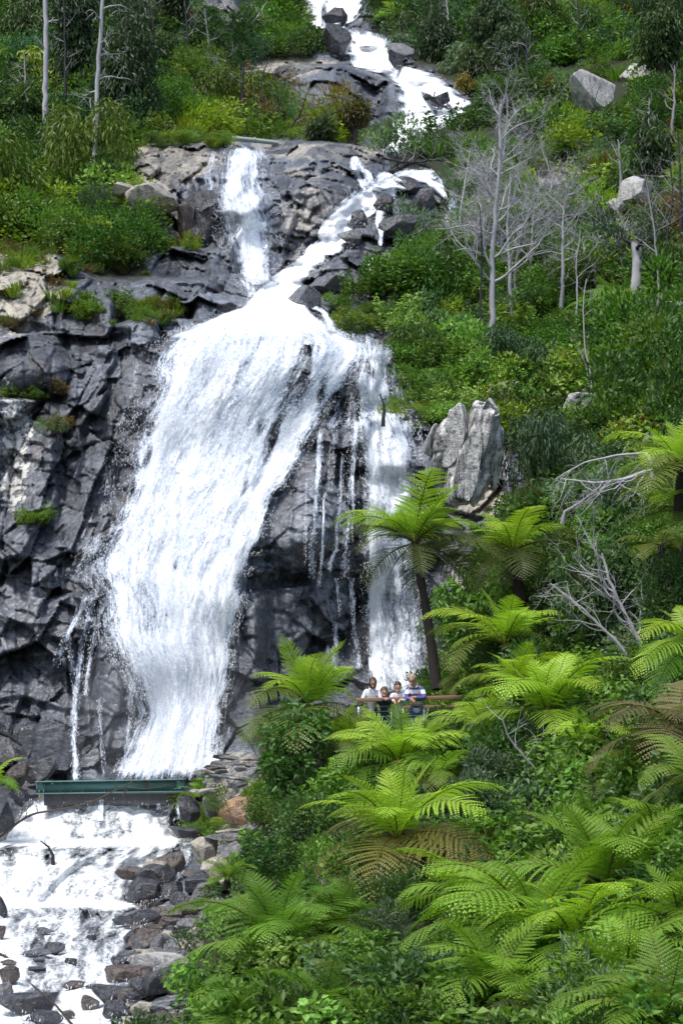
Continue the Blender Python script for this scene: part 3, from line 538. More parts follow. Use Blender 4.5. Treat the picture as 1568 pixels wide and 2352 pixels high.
def gn_group():
    g = bpy.data.node_groups.new('scatter', 'GeometryNodeTree')
    g.interface.new_socket('Geometry', in_out='INPUT', socket_type='NodeSocketGeometry'); g.interface.new_socket('Geometry', in_out='OUTPUT', socket_type='NodeSocketGeometry')
    N_ = g.nodes; L_ = g.links; gi = N_.new('NodeGroupInput'); go = N_.new('NodeGroupOutput')
    ci = N_.new('GeometryNodeCollectionInfo'); ci.inputs['Collection'].default_value = PC; ci.inputs['Separate Children'].default_value = True; ci.inputs['Reset Children'].default_value = True
    ip = N_.new('GeometryNodeInstanceOnPoints'); ip.inputs['Pick Instance'].default_value = True
    def at(n, t):
        a = N_.new('GeometryNodeInputNamedAttribute'); a.data_type = t; a.inputs[0].default_value = n; return a.outputs[0]
    L_.new(gi.outputs[0], ip.inputs['Points']); L_.new(ci.outputs[0], ip.inputs['Instance']); L_.new(at('pick', 'INT'), ip.inputs['Instance Index'])
    L_.new(at('rot', 'FLOAT_VECTOR'), ip.inputs['Rotation']); L_.new(at('scl', 'FLOAT_VECTOR'), ip.inputs['Scale'])
    L_.new(ip.outputs[0], go.inputs[0]); return g
GN = gn_group()
def scatter(name, label, pos, pick, scl, tint):
    n = len(pos); me = bpy.data.meshes.new(name); me.vertices.add(n); me.vertices.foreach_set('co', np.asarray(pos, np.float32).ravel())
    rot = np.stack([rng.normal(0, .12, n), rng.normal(0, .12, n), rng.random(n)*6.28], 1)
    for k, t, f, a in (('rot', 'FLOAT_VECTOR', 'vector', rot), ('scl', 'FLOAT_VECTOR', 'vector', scl), ('tint', 'FLOAT_COLOR', 'color', np.c_[tint, np.ones(n)])):
        at = me.attributes.new(k, t, 'POINT'); at.data.foreach_set(f, np.asarray(a, np.float32).ravel())
    at = me.attributes.new('pick', 'INT', 'POINT'); at.data.foreach_set('value', np.asarray(pick, np.int32))
    o = bpy.data.objects.new(name, me); COL.objects.link(o); md = o.modifiers.new('scatter', 'NODES'); md.node_group = GN
    return tag(o, label, kind='stuff')
YG = (.20, .28, .028); MG = (.105, .20, .030); DG = (.045, .095, .022); BG = (.10, .17, .075); BR = (.17, .12, .05); LG = (.18, .28, .06)
# where plants may not grow: water, and clear rock ledges
WATERP = [[(660,-60),(860,-60),(840,60),(915,70),(930,150),(1030,160),(1110,245),(1020,305),(960,335),(930,360),(880,350),(910,240),(790,150),(800,70),(690,65)], [(470,330),(640,330),(640,640),(480,640)],
          [(870,380),(1010,385),(1060,440),(1060,560),(980,560),(960,480),(880,470)], [(760,740),(905,740),(905,880),(980,970),(1010,1000),(1005,1590),(820,1590)], [(1145,1030),(1180,1030),(1180,1150),(1145,1150)], [(-60,1790),(430,1790),(440,2420),(-60,2420)]]
WATERP += [[(1295,200),(1405,200),(1415,300),(1290,300)], [(1430,165),(1500,165),(1500,215),(1430,215)], [(1420,430),(1515,430),(1515,495),(1420,495)], [(1280,915),(1375,915),(1375,965),(1280,965)], [(1165,285),(1215,285),(1215,318),(1165,318)], [(1230,430),(1330,430),(1330,480),(1230,480)], [(990,990),(1150,990),(1160,1170),(1010,1170)]]
WB = np.zeros(U.shape)
for p in WATERP: WB = np.maximum(WB, inpoly(U, V, p))
def rmask(u, v): return bilin(RM, US, VS, u, v), bilin(WB, US, VS, u, v)
REG = [([(-60,-60),(420,-60),(330,330),(-60,420)], [(MG, 3), (DG, 5), (BG, 2), (YG, .5)], ['bush', 'euc', 'euc', 'weed']),
 ([(-60,380),(400,400),(400,640),(-60,640)], [(YG, 3), (MG, 4), (LG, 1.5), (BG, 1)], ['bush', 'weed', 'fine']),
 ([(310,180),(560,180),(520,335),(310,330)], [(YG, 3), (MG, 4), (LG, 1)], ['bush', 'weed', 'grass']),
 ([(380,-60),(900,-60),(860,200),(400,200)], [(MG, 3), (DG, 2), (BG, 1.5), (BR, .6)], ['bush', 'fine', 'grass']),
 ([(560,200),(860,230),(860,330),(520,330)], [(MG, 2), (BG, 2), (BR, .8), (YG, .8)], ['fine', 'grass', 'weed']),
 ([(860,-60),(1250,-60),(1250,300),(900,300)], [(MG, 3), (DG, 3), (BG, 1)], ['euc', 'bush']),
 ([(1250,-60),(1640,-60),(1640,500),(1200,500)], [(MG, 4), (DG, 1.5), (YG, 1.5), (BR, .5), (BG, 1)], ['weed', 'fine', 'bush', 'grass']),
 ([(900,280),(1250,280),(1250,600),(900,600)], [(MG, 2), (BG, 2), (YG, .5)], ['fine', 'grass', 'bush']),
 ([(1180,480),(1640,480),(1640,700),(1180,700)], [(MG, 3), (BG, 1.5), (YG, 1), (BR, .4)], ['weed', 'bush', 'fine']),
 ([(760,560),(1180,560),(1180,1000),(860,1000)], [(MG, 4), (LG, 2), (BG, 1.3), (YG, 1)], ['weed', 'bush', 'broad']),
 ([(1180,700),(1640,700),(1640,1150),(1120,1150)], [(MG, 5), (YG, 1.2), (LG, 1), (DG, 1), (BG, .6)], ['weed', 'bush', 'broad']),
 ([(1050,1080),(1640,1080),(1640,1560),(980,1560)], [(DG, 4), (MG, 3), (BG, .6)], ['broad', 'euc', 'bush']),
 ([(520,1560),(1640,1560),(1640,1980),(520,1980)], [(DG, 4), (MG, 3.5), (BG, .8)], ['broad', 'weed', 'bush']),
 ([(420,1900),(1640,1900),(1640,2500),(300,2500)], [(DG, 3), (MG, 4), (BG, 1.3), (LG, .6)], ['weed', 'broad', 'fine', 'bush'])]
def sow(name, label, box, step_m, rmin, rmax, seed, sink=0.25, tall=False):
    r = np.random.default_rng(seed); us, vs = [], []
    v = box[1]
    while v < box[3]:
        yrow = float(YS([(box[0]+box[2])/2], [v])[0]); st = step_m*K/yrow; u = np.arange(box[0], box[2], st); us.append(u+r.uniform(-.5, .5, len(u))*st); vs.append(np.full(len(u), v)+r.uniform(-.5, .5, len(u))*st); v += st*0.8
    u = np.concatenate(us); v = np.concatenate(vs); rm, wb = rmask(u, v); ok = (rm < 0.35) & (wb < 0.5)
    if tall:
        for (bx0, by0, bx1, by1) in ((1270,190,1430,380),(1410,150,1510,260),(1400,420,1530,560),(1270,900,1390,1010),(1020,300,1560,560),(860,60,1100,400),(400,-60,640,140),(960,960,1180,1250)): ok &= ~((u > bx0) & (u < bx1) & (v > by0) & (v < by1))
    u = u[ok]; v = v[ok]
    Y = YF(u, v); n = len(u); tint = np.zeros((n, 3)); pick = np.zeros(n, int); hs = np.ones(n)
    reg = np.full(n, len(REG)-1)
    for k, (p, _, _) in reversed(list(enumerate(REG))): reg[inpoly(u+18*r.normal(size=n), v+18*r.normal(size=n), p)] = k
    cn = fbm(u/75, v/60, 2, seed+5); cn2 = fbm(u/60+9, v/50, 2, seed+6); cn3 = fbm(u/55, v/45, 2, seed+8)
    for i in range(n):
        _, cols, kinds = REG[reg[i]]; w = np.array([c[1] for c in cols], float); x = (np.clip((cn[i]-.25)*2.0+r.normal()*.06, 0, .999))
        c = cols[int(np.searchsorted(np.cumsum(w)/w.sum(), x))][0]; tint[i] = np.array(c)*(0.85+.3*r.random())*(1+.07*r.normal(size=3))
        k = 'tall' if tall else kinds[int(np.clip((cn2[i]-.25)*2+r.normal()*.12, 0, .999)*len(kinds))]; pick[i] = r.choice(KI[k])
    if tall: tint = tint*.55*np.array([.8, 1.0, 1.0])
    sc = rmin+(rmax-rmin)*np.clip((cn3-.25)*2, 0, 1)**1.2*1.35*(.75+.5*r.random(n)); pos = np.stack([(u-784)/K*Y, Y+0.1, (HZ-v)/K*Y-sink*sc], 1)
    scatter(name, label, pos, pick, np.stack([sc, sc, sc*r.uniform(.7, 1.15, n)], 1), np.clip(tint*1.32, .004, 1))
    return n
n1 = sow('undergrowth', 'green undergrowth covering the slopes beside the upper falls', (-1150, -250, 2650, 640), .70, .70, 1.35, 101)
n2 = sow('undergrowth', 'leafy undergrowth covering the hillside right of the falls', (760, 600, 2650, 1600), .48, .55, .95, 102)
n3 = sow('undergrowth', 'dark leafy undergrowth under the tree ferns', (380, 1600, 2650, 2860), .40, .42, .78, 103)
n4 = sow('tall_undergrowth', 'taller dark bushes standing in the undergrowth of the slopes', (-1150, -250, 2650, 1150), 2.2, .9, 1.9, 104, sink=.3, tall=True)
print('undergrowth', n1, n2, n3)
# grass and weeds growing in cracks of the rock
def patch(label, spots, seed, sc=(.3, .55), kinds=('grass',), cols=(YG, LG, MG), dens=1.0):
    r = np.random.default_rng(seed); P_ = []; pk = []; ti = []; s_ = []
    for (u0, v0, u1, v1, n) in spots:
        for _ in range(int(n*dens)):
            u = r.uniform(u0, u1); v = r.uniform(v0, v1); Y = Yof(u, v)-.1; P_.append(tuple(P(u, v, Y))); pk.append(r.choice(KI[kinds[r.integers(len(kinds))]])); ti.append(np.array(cols[r.integers(len(cols))])*r.uniform(.7, 1.3)); k = r.uniform(*sc); s_.append((k, k, k*r.uniform(.6, 1)))
    scatter('grass', label, P_, pk, s_, ti)
patch('tufts of grass and weeds rooted in the left cliff', [(290,712,415,748,34),(310,695,400,725,12),(0,585,130,625,16),(330,556,470,575,14),(150,585,350,640,22),(20,640,150,770,8),(150,650,300,720,8),(10,745,40,755,4),(40,1190,95,1205,14),(0,905,120,920,14),(100,985,150,1000,8),(180,720,280,745,12),(0,570,140,600,14),(440,1040,500,1090,0)], 5, sc=(.15, .6), kinds=('grass', 'grass', 'fine', 'weed'), cols=(YG, LG, MG, BR))
patch('tufts of grass along the rock ledges and banks', [(330,328,520,340,34),(600,305,840,322,26),(880,930,980,985,40),(900,880,930,960,16),(770,740,850,765,16),(420,1820,520,1960,22),(1140,900,1240,1000,16),(760,700,870,760,18)], 6, kinds=('grass', 'fine', 'bush'))
# ---------------------------------------------------------------- tree ferns
FR = {}
for k, (e0, e1, w_, h_) in {'up': (74, 30, .24, .35), 'mid': (58, -34, .26, .75), 'flat': (32, -50, .27, .95), 'droop': (8, -62, .30, .45), 'hang': (-30, -82, .26, .3)}.items():
    FR[k] = []
    for j in range(5):
        v, f, a, pts = frond_geo(500+len(FR)*7+j, e0+random.uniform(-9, 9), e1+random.uniform(-16, 12), width=w_, hang=h_, rachis=True)
        tv, tf, ta = tube(pts, np.linspace(.011, .002, len(pts)), 4)
        vv = np.concatenate([v, tv]); ff = [f, tf+len(v)]; lv = np.concatenate([a, np.full(len(tv), 0.02)])
        o = mesh_obj('frond', vv, ff, LEAF_O, attrs={'lv': ('FLOAT', 'POINT', lv)}, link=False); FR[k].append(o.data); bpy.data.objects.remove(o)
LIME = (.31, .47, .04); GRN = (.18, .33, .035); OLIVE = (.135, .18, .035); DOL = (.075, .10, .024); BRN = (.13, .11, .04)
def tree_fern(u, v, Y, rpx, fr, label, cu=LIME, cl=OLIVE, trunk=None, seed=0, az=(0, 360), lean=(0, 0), group='tree ferns on the slopes'):
    r = random.Random(seed*7+int(u)); Y = min(Y, Yof(min(max(u, -200), 1800), v+(trunk or 40)*.8)-.3) if v > 1600 else Y; c = P(u, v, Y); L = rpx*PX(Y)*1.42
    th = (trunk*PX(Y)) if trunk else 0.9*L*0.6
    root = empty('tree_fern', (c.x+(lean[0]*PX(Y)), Y, c.z-th)); tag(root, label, 'tree fern', group)
    top = c-root.location
    n = 9; pts = [Vector((top.x*(t**1.4), 0.05*math.sin(t*3), th*t)) for t in [i/(n-1) for i in range(n)]]
    rad = [(0.10 if (trunk or 0) > 300 else 0.13)*(1.25-0.55*i/(n-1))*(0.92+.16*r.random())*min(1.2, max(.6, L/2)) for i in range(n)]
    tv, tf, _ = tube([tuple(p) for p in pts], rad, 10); mesh_obj('trunk', tv, tf, TRUNK_FERN, root)
    for kind, cnt in fr.items():
        a0 = r.random()*360
        for i in range(cnt):
            o = bpy.data.objects.new('frond', r.choice(FR[kind])); COL.objects.link(o); o.parent = root
            a_ = a0+(az[1]-az[0])*i/cnt+r.uniform(-16, 16)
            o.location = top+Vector((0, 0, -.02)); s_ = L*r.uniform(.72, 1.12)*{'hang': .75, 'up': .74}.get(kind, 1)
            o.scale = (s_, s_, s_); o.rotation_euler = (R(r.uniform(-16, 16)), R(r.uniform(-12, 12)), R(a_))
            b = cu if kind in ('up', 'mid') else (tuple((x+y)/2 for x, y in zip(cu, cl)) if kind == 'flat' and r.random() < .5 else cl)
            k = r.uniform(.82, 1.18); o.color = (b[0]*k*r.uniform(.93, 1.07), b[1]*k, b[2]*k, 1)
    root.rotation_euler = (R(r.uniform(-9, 5)), R(r.uniform(-8, 8)), 0)
    return root
F = lambda up=0, mid=0, flat=0, droop=0, hang=0: {k: n for k, n in (('up', up), ('mid', mid), ('flat', flat), ('droop', droop), ('hang', hang)) if n}
FERNS = [
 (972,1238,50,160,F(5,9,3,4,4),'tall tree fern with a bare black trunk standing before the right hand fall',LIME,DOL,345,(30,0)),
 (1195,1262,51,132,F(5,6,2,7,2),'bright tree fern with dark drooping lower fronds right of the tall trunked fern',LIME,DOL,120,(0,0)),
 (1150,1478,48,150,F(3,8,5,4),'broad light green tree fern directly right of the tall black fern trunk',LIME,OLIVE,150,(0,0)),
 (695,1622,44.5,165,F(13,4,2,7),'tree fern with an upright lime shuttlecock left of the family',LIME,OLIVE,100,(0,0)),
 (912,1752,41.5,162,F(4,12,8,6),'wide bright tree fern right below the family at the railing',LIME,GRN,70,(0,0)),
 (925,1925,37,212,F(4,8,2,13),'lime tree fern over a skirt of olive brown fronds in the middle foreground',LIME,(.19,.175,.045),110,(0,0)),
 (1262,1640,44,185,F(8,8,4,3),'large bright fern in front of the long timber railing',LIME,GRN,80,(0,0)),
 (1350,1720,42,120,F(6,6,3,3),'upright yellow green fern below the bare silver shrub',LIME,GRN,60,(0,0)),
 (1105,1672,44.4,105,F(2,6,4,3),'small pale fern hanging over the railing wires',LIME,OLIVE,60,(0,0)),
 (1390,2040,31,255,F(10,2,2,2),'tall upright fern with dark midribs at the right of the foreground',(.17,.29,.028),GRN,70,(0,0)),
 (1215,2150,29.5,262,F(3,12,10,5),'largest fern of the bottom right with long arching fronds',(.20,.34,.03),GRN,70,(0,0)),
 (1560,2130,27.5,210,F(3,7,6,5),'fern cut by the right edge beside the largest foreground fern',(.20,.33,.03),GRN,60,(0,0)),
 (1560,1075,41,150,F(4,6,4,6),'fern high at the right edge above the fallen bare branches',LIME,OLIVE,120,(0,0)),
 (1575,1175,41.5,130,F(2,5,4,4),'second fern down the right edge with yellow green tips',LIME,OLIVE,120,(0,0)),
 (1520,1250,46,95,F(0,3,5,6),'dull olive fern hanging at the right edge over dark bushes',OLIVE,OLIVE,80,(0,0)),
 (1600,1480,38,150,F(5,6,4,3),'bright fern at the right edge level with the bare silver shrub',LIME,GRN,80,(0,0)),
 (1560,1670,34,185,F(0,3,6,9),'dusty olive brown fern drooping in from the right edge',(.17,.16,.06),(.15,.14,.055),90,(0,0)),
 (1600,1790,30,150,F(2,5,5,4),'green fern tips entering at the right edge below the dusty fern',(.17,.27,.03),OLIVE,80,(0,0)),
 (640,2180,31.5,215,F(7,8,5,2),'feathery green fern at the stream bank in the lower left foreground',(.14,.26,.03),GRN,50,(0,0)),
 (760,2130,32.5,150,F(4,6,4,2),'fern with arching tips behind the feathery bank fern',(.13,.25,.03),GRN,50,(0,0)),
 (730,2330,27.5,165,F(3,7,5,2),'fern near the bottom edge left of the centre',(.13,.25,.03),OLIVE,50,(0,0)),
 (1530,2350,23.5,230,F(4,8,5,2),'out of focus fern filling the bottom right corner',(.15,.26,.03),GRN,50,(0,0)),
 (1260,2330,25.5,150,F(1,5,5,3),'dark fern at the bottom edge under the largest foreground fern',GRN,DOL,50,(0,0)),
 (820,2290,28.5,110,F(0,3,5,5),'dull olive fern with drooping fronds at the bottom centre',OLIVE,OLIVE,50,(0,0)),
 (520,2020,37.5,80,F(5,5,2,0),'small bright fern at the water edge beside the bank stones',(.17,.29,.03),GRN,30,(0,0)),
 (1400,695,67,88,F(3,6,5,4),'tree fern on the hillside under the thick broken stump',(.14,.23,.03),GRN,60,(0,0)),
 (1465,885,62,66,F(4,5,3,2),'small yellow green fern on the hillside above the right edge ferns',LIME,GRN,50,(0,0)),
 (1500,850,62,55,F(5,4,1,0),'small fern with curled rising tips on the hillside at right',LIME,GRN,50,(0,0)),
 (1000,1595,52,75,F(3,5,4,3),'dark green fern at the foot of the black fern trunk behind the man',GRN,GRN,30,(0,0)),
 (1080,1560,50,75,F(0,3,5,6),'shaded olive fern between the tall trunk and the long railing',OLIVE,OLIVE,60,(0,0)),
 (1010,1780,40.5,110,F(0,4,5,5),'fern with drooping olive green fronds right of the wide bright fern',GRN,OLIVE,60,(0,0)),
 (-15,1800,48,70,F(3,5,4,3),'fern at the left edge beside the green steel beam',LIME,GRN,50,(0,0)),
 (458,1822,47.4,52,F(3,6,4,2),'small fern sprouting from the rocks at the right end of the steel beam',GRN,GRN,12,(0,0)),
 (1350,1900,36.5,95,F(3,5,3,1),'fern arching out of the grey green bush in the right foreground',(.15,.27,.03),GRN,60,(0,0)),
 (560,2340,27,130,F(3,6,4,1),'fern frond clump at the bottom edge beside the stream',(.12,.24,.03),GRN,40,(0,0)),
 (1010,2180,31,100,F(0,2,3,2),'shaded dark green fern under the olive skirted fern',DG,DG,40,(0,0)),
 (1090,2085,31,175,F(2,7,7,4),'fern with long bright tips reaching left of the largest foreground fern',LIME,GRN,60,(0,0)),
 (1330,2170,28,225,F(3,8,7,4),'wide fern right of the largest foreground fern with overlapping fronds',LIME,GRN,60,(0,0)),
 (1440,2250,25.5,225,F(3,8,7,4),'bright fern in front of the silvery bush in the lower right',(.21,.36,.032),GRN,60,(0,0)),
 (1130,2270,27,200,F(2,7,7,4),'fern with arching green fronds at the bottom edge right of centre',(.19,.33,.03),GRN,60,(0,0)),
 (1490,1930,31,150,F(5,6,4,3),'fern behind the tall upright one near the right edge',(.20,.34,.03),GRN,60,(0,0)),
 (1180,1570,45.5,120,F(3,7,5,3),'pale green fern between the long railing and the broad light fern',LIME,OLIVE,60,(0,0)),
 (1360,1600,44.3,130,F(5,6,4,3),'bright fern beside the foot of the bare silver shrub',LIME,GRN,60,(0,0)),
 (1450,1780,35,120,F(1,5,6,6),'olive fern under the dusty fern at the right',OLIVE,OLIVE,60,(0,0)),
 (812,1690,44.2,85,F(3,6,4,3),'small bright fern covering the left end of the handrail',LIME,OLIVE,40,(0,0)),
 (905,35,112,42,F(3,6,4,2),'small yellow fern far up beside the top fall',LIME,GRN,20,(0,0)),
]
for i, t in enumerate(FERNS): tree_fern(*t[:8], trunk=t[8], lean=t[9], seed=i+1)

# ---------------------------------------------------------------- bare and dead trees
def grow(p0, d0, L, r0, rr, lvl, wig=.35, up=.15, out=None, sub=(4, 3), sides=5):
    """one crooked limb with its twigs -> list of tubes"""
    n = max(4, int(6*L**.5)+2); p = np.array(p0, float); d = unit(np.array(d0, float)); pts = [p.copy()]; st = L/(n-1)
    for i in range(n-1):
        d = unit(d+rr.normal(size=3)*wig*.5+np.array([0, 0, up])*.3); p = p+d*st; pts.append(p.copy())
    rad = np.linspace(r0, r0*.22, n); out.append((np.array(pts), rad, sides if r0 > .015 else 3))
    if lvl > 0:
        for k in range(rr.integers(sub[0]-1, sub[0]+2)):
            j = rr.integers(1, n); dd = unit(d+rr.normal(size=3)*0.75)
            grow(pts[j], dd, L*rr.uniform(.35, .62), max(.004, rad[j]*.6), rr, lvl-1, wig, up, out, (sub[1], max(2, sub[1]-1)), 4)
def bare(name, cat, label, path, r0, limbs=6, ll=1.2, tfrom=.35, m=BARK_SILVER, seed=1, up=.2, lvl=2, wig=.4, sub=(4, 3), Y=None, group=None, dirbias=(0, 0, .5), mb=None, taper=.35, rmin=.004):
    rr = np.random.default_rng(seed); u0, v0 = path[0]; Y0 = (Yof(u0, min(v0, 2390)) if Y is None else (Y if not isinstance(Y, tuple) else Y[0]))-.25
    Y1 = Y[1] if isinstance(Y, tuple) else Y0
    base = P(u0, v0, Y0); root = empty(name, base); tag(root, label, cat, group)
    pp = np.array([tuple(P(a, b, Y0+(Y1-Y0)*k/(len(path)-1))-base) for k, (a, b) in enumerate(path)])
    q, _ = res(np.c_[pp[:, 0], pp[:, 2]], 22); yy = np.linspace(0, pp[-1, 1], 22)
    pts = np.stack([q[:, 0], yy, q[:, 1]], 1)+rr.normal(size=(22, 3))*np.array([.12, .12, 0])*r0*(.2 if taper > .8 else 1); pts[0, 2] -= .25
    r0 *= .78; rad = r0*np.linspace(1.0, taper, 22)*(0.97+.06*rr.random(22)); rad[0] *= 1.25
    tv, tf, _ = tube(pts, rad, 9); mesh_obj('trunk', tv, tf, m, root)
    for k in range(limbs):
        t = tfrom+(1-tfrom)*(k+.5)/limbs; j = min(21, int(t*21)); an = rr.random()*6.28
        d = np.array([math.cos(an), math.sin(an)*.6, 0])*.9+np.array(dirbias); out = []
        grow(pts[j], d, ll*rr.uniform(.6, 1.15)*(1.15-.4*t), max(rad[j]*.55, rmin), rr, lvl, wig, up, out, sub)
        v, f, a = stemtubes(out); mesh_obj('branch', v, f, mb or m, root)
    return root
DG_ = 'dead trees on the right hillside'
bare('dead_tree', 'dead tree', 'largest silver dead tree with a wide net of fine branches on the right hillside', [(1125,812),(1130,700),(1128,600),(1140,480),(1150,330),(1148,240)], .15, 24, 2.5, .28, seed=3, lvl=3, sub=(6, 5), group=DG_, rmin=.03)
bare('dead_tree', 'dead tree', 'thin charred black trunk left of the largest silver dead tree', [(1102,818),(1103,700),(1106,560),(1100,470)], .07, 5, 1.4, .6, m=BARK_BLACK, mb=BARK_GREY, seed=4, group=DG_)
bare('dead_tree', 'dead tree', 'straight silver dead tree just right of the largest one', [(1174,738),(1170,620),(1165,520),(1172,400)], .10, 14, 2.1, .35, seed=5, lvl=3, group=DG_, sub=(5, 4), rmin=.022)
bare('dead_tree', 'dead tree', 'grey forked dead tree leaning right beside the straight silver one', [(1192,715),(1180,640),(1195,540),(1235,430)], .08, 8, 2.0, .4, m=BARK_GREY, seed=6, lvl=2, group=DG_, rmin=.018)
bare('dead_tree', 'dead tree', 'silver dead tree with a bushy crown in the middle of the right hillside', [(1286,735),(1292,640),(1292,520),(1300,420)], .10, 14, 1.9, .4, seed=7, lvl=3, sub=(5, 4), group=DG_, rmin=.02)
bare('dead_tree', 'dead tree', 'slender pale dead tree with a bent stem and few branches', [(1318,785),(1325,690),(1322,600),(1332,530)], .06, 6, 1.5, .55, seed=8, group=DG_)
bare('dead_tree', 'dead tree', 'crooked thin white dead stem reaching down to the pale round rock', [(1354,945),(1358,870),(1342,800),(1338,700),(1345,640)], .045, 5, 1.2, .7, seed=9, group=DG_)
bare('dead_tree', 'dead tree', 'twisted thin stem running beside the crooked white one', [(1348,960),(1352,890),(1345,840),(1325,790)], .03, 3, .8, .6, seed=10, group=DG_)
bare('broken_stump', 'tree stump', 'thick pale broken stump with shaggy bark on the right hillside', [(1463,722),(1460,660),(1464,600),(1458,556)], .26, 5, 1.1, .8, seed=11, lvl=1, taper=.85, mb=BARK_BLACK, group=None)
bare('dead_tree', 'dead tree', 'tall grey and black dead tree at the far right of the hillside', [(1507,745),(1512,640),(1500,520),(1480,400)], .07, 9, 1.8, .4, m=BARK_GREY, seed=12, group=DG_, mb=BARK_GREY)
bare('dead_tree', 'dead tree', 'dark dead tree with forked limbs near the right edge', [(1535,640),(1530,540),(1545,450),(1535,350)], .07, 8, 1.9, .4, m=BARK_BLACK, mb=BARK_GREY, seed=13, group=DG_)
bare('dead_tree', 'dead tree', 'small dead tree with pale twigs between the silver trees and the stump', [(1405,600),(1400,540),(1385,480)], .06, 8, 1.7, .3, seed=14, lvl=2, group=DG_, rmin=.015)
bare('dead_tree', 'dead tree', 'spindly grey dead tree left of the net of silver branches', [(1060,560),(1055,500),(1065,430),(1080,340)], .06, 9, 1.8, .3, seed=15, lvl=3, group=DG_, rmin=.015)
bare('dead_tree', 'dead tree', 'grey dead tree rising behind the largest silver one', [(1145,420),(1160,330),(1165,250),(1160,180)], .07, 10, 1.7, .2, m=BARK_GREY, seed=16, lvl=2, group=DG_, rmin=.015)
for i, (pth, lab) in enumerate([([(1085,640),(1090,560),(1105,470)], 'low tangle of silver twigs left of the largest dead tree'), ([(1215,640),(1220,560),(1225,480)], 'silver twiggy dead tree between the straight silver one and the bushy crowned one'), ([(1135,560),(1125,480),(1100,400)], 'dense leafless silver crown in front of the largest dead tree'), ([(1250,560),(1255,480),(1270,400)], 'pale leafless tree in front of the tan rock face'), ([(1430,640),(1425,590),(1410,540)], 'bare grey twigs left of the thick broken stump')]):
    bare('dead_tree', 'dead tree', lab, pth, .07, 13, 1.9, .15, seed=90+i, lvl=3, sub=(5, 4), group=DG_, rmin=.018)
bare('dead_tree', 'dead tree', 'bare dark sapling in front of the pale angular boulder', [(1345,340),(1352,290),(1362,240),(1375,200)], .04, 6, 1.3, .3, m=BARK_BLACK, mb=BARK_GREY, seed=17, lvl=1, group=DG_)
bare('dead_stick', 'stick', 'black charred stick leaning in the hillside shrubs', [(1285,865),(1275,815),(1265,770)], .06, 2, .5, .5, m=BARK_BLACK, seed=18, lvl=0)
bare('bare_shrub', 'bare shrub', 'big leafless silver shrub in front of the dark bushes at right', [(1492,1585),(1480,1500),(1440,1420),(1405,1350),(1380,1270)], .085, 12, 1.75, .18, seed=19, lvl=2, Y=43, dirbias=(-.35, 0, .55), rmin=.022)
bare('bare_shrub', 'bare shrub', 'leafless side stem of pale wood sweeping left toward the dark bush', [(1480,1555),(1420,1480),(1340,1400),(1262,1340)], .06, 8, 1.2, .3, seed=20, lvl=2, Y=43.2, dirbias=(-.5, 0, .3))
bare('fallen_branch', 'branch', 'fallen white branch with dense bare twigs below the right hillside', [(1500,1075),(1440,1100),(1370,1110),(1290,1100)], .07, 12, 1.3, .1, seed=21, lvl=2, Y=47.5, up=-.3, dirbias=(-.4, -.2, -.4), rmin=.016)
bare('fallen_branch', 'branch', 'second fallen white branch arching over the twiggy one', [(1495,1040),(1420,1045),(1340,1062),(1275,1100)], .045, 7, .9, .2, seed=22, lvl=1, Y=47.2, up=-.4, dirbias=(-.3, 0, -.5))
bare('fallen_branch', 'branch', 'fallen limb leaning up to the right under the white twigs', [(1290,1180),(1340,1150),(1400,1110),(1470,1085)], .06, 7, 1.1, .2, m=BARK_GREY, seed=23, lvl=2, Y=47.8, up=-.1)
bare('fallen_branch', 'branch', 'long dead branch slanting through the foreground bushes right of the wide fern', [(1400,1875),(1330,1830),(1240,1780),(1170,1700),(1150,1640)], .045, 9, .9, .2, m=BARK_GREY, mb=BARK_SILVER, seed=24, lvl=1, Y=38.5)
bare('dead_twigs', 'twigs', 'tangle of pale dead twigs under the olive skirted fern', [(800,2120),(830,2080),(880,2040),(905,2010)], .02, 12, .75, .1, seed=25, lvl=2, Y=34.5)
bare('dead_twigs', 'twigs', 'forked silver twigs right of the olive skirted fern', [(985,2130),(990,2060),(1000,2020),(1015,1990)], .018, 7, .6, .2, seed=26, lvl=1, Y=34)
bare('dead_stick', 'stick', 'short weathered stick standing in the foreground right of centre', [(1225,2030),(1240,1990),(1248,1970)], .035, 1, .2, .6, seed=27, lvl=0, Y=33.5)
bare('pale_dead_trunk', 'dead tree', 'straight pale bare trunk in the upper left forest', [(106,335),(104,230),(107,100),(104,-60)], .155, 3, .6, .5, seed=28, lvl=1, taper=.75, Y=82)
bare('pale_dead_trunk', 'dead tree', 'tall curved bare trunk, pale above and charred below, at upper left', [(207,510),(214,400),(222,300),(224,180),(232,80),(238,-60)], .13, 9, 1.5, .35, seed=29, lvl=2, taper=.6, Y=76, up=-.2)
bare('fallen_tree', 'fallen tree', 'fallen silver trunk with forked limbs at the top left of the falls', [(588,112),(560,70),(525,30),(490,-40)], .22, 7, 2.2, .2, seed=30, lvl=2)
bare('dead_tree', 'dead tree', 'twisted pale dead tree at the top edge left of the fallen trunk', [(312,75),(318,50),(335,20),(352,-40)], .14, 7, 2.4, .2, seed=31, lvl=1)
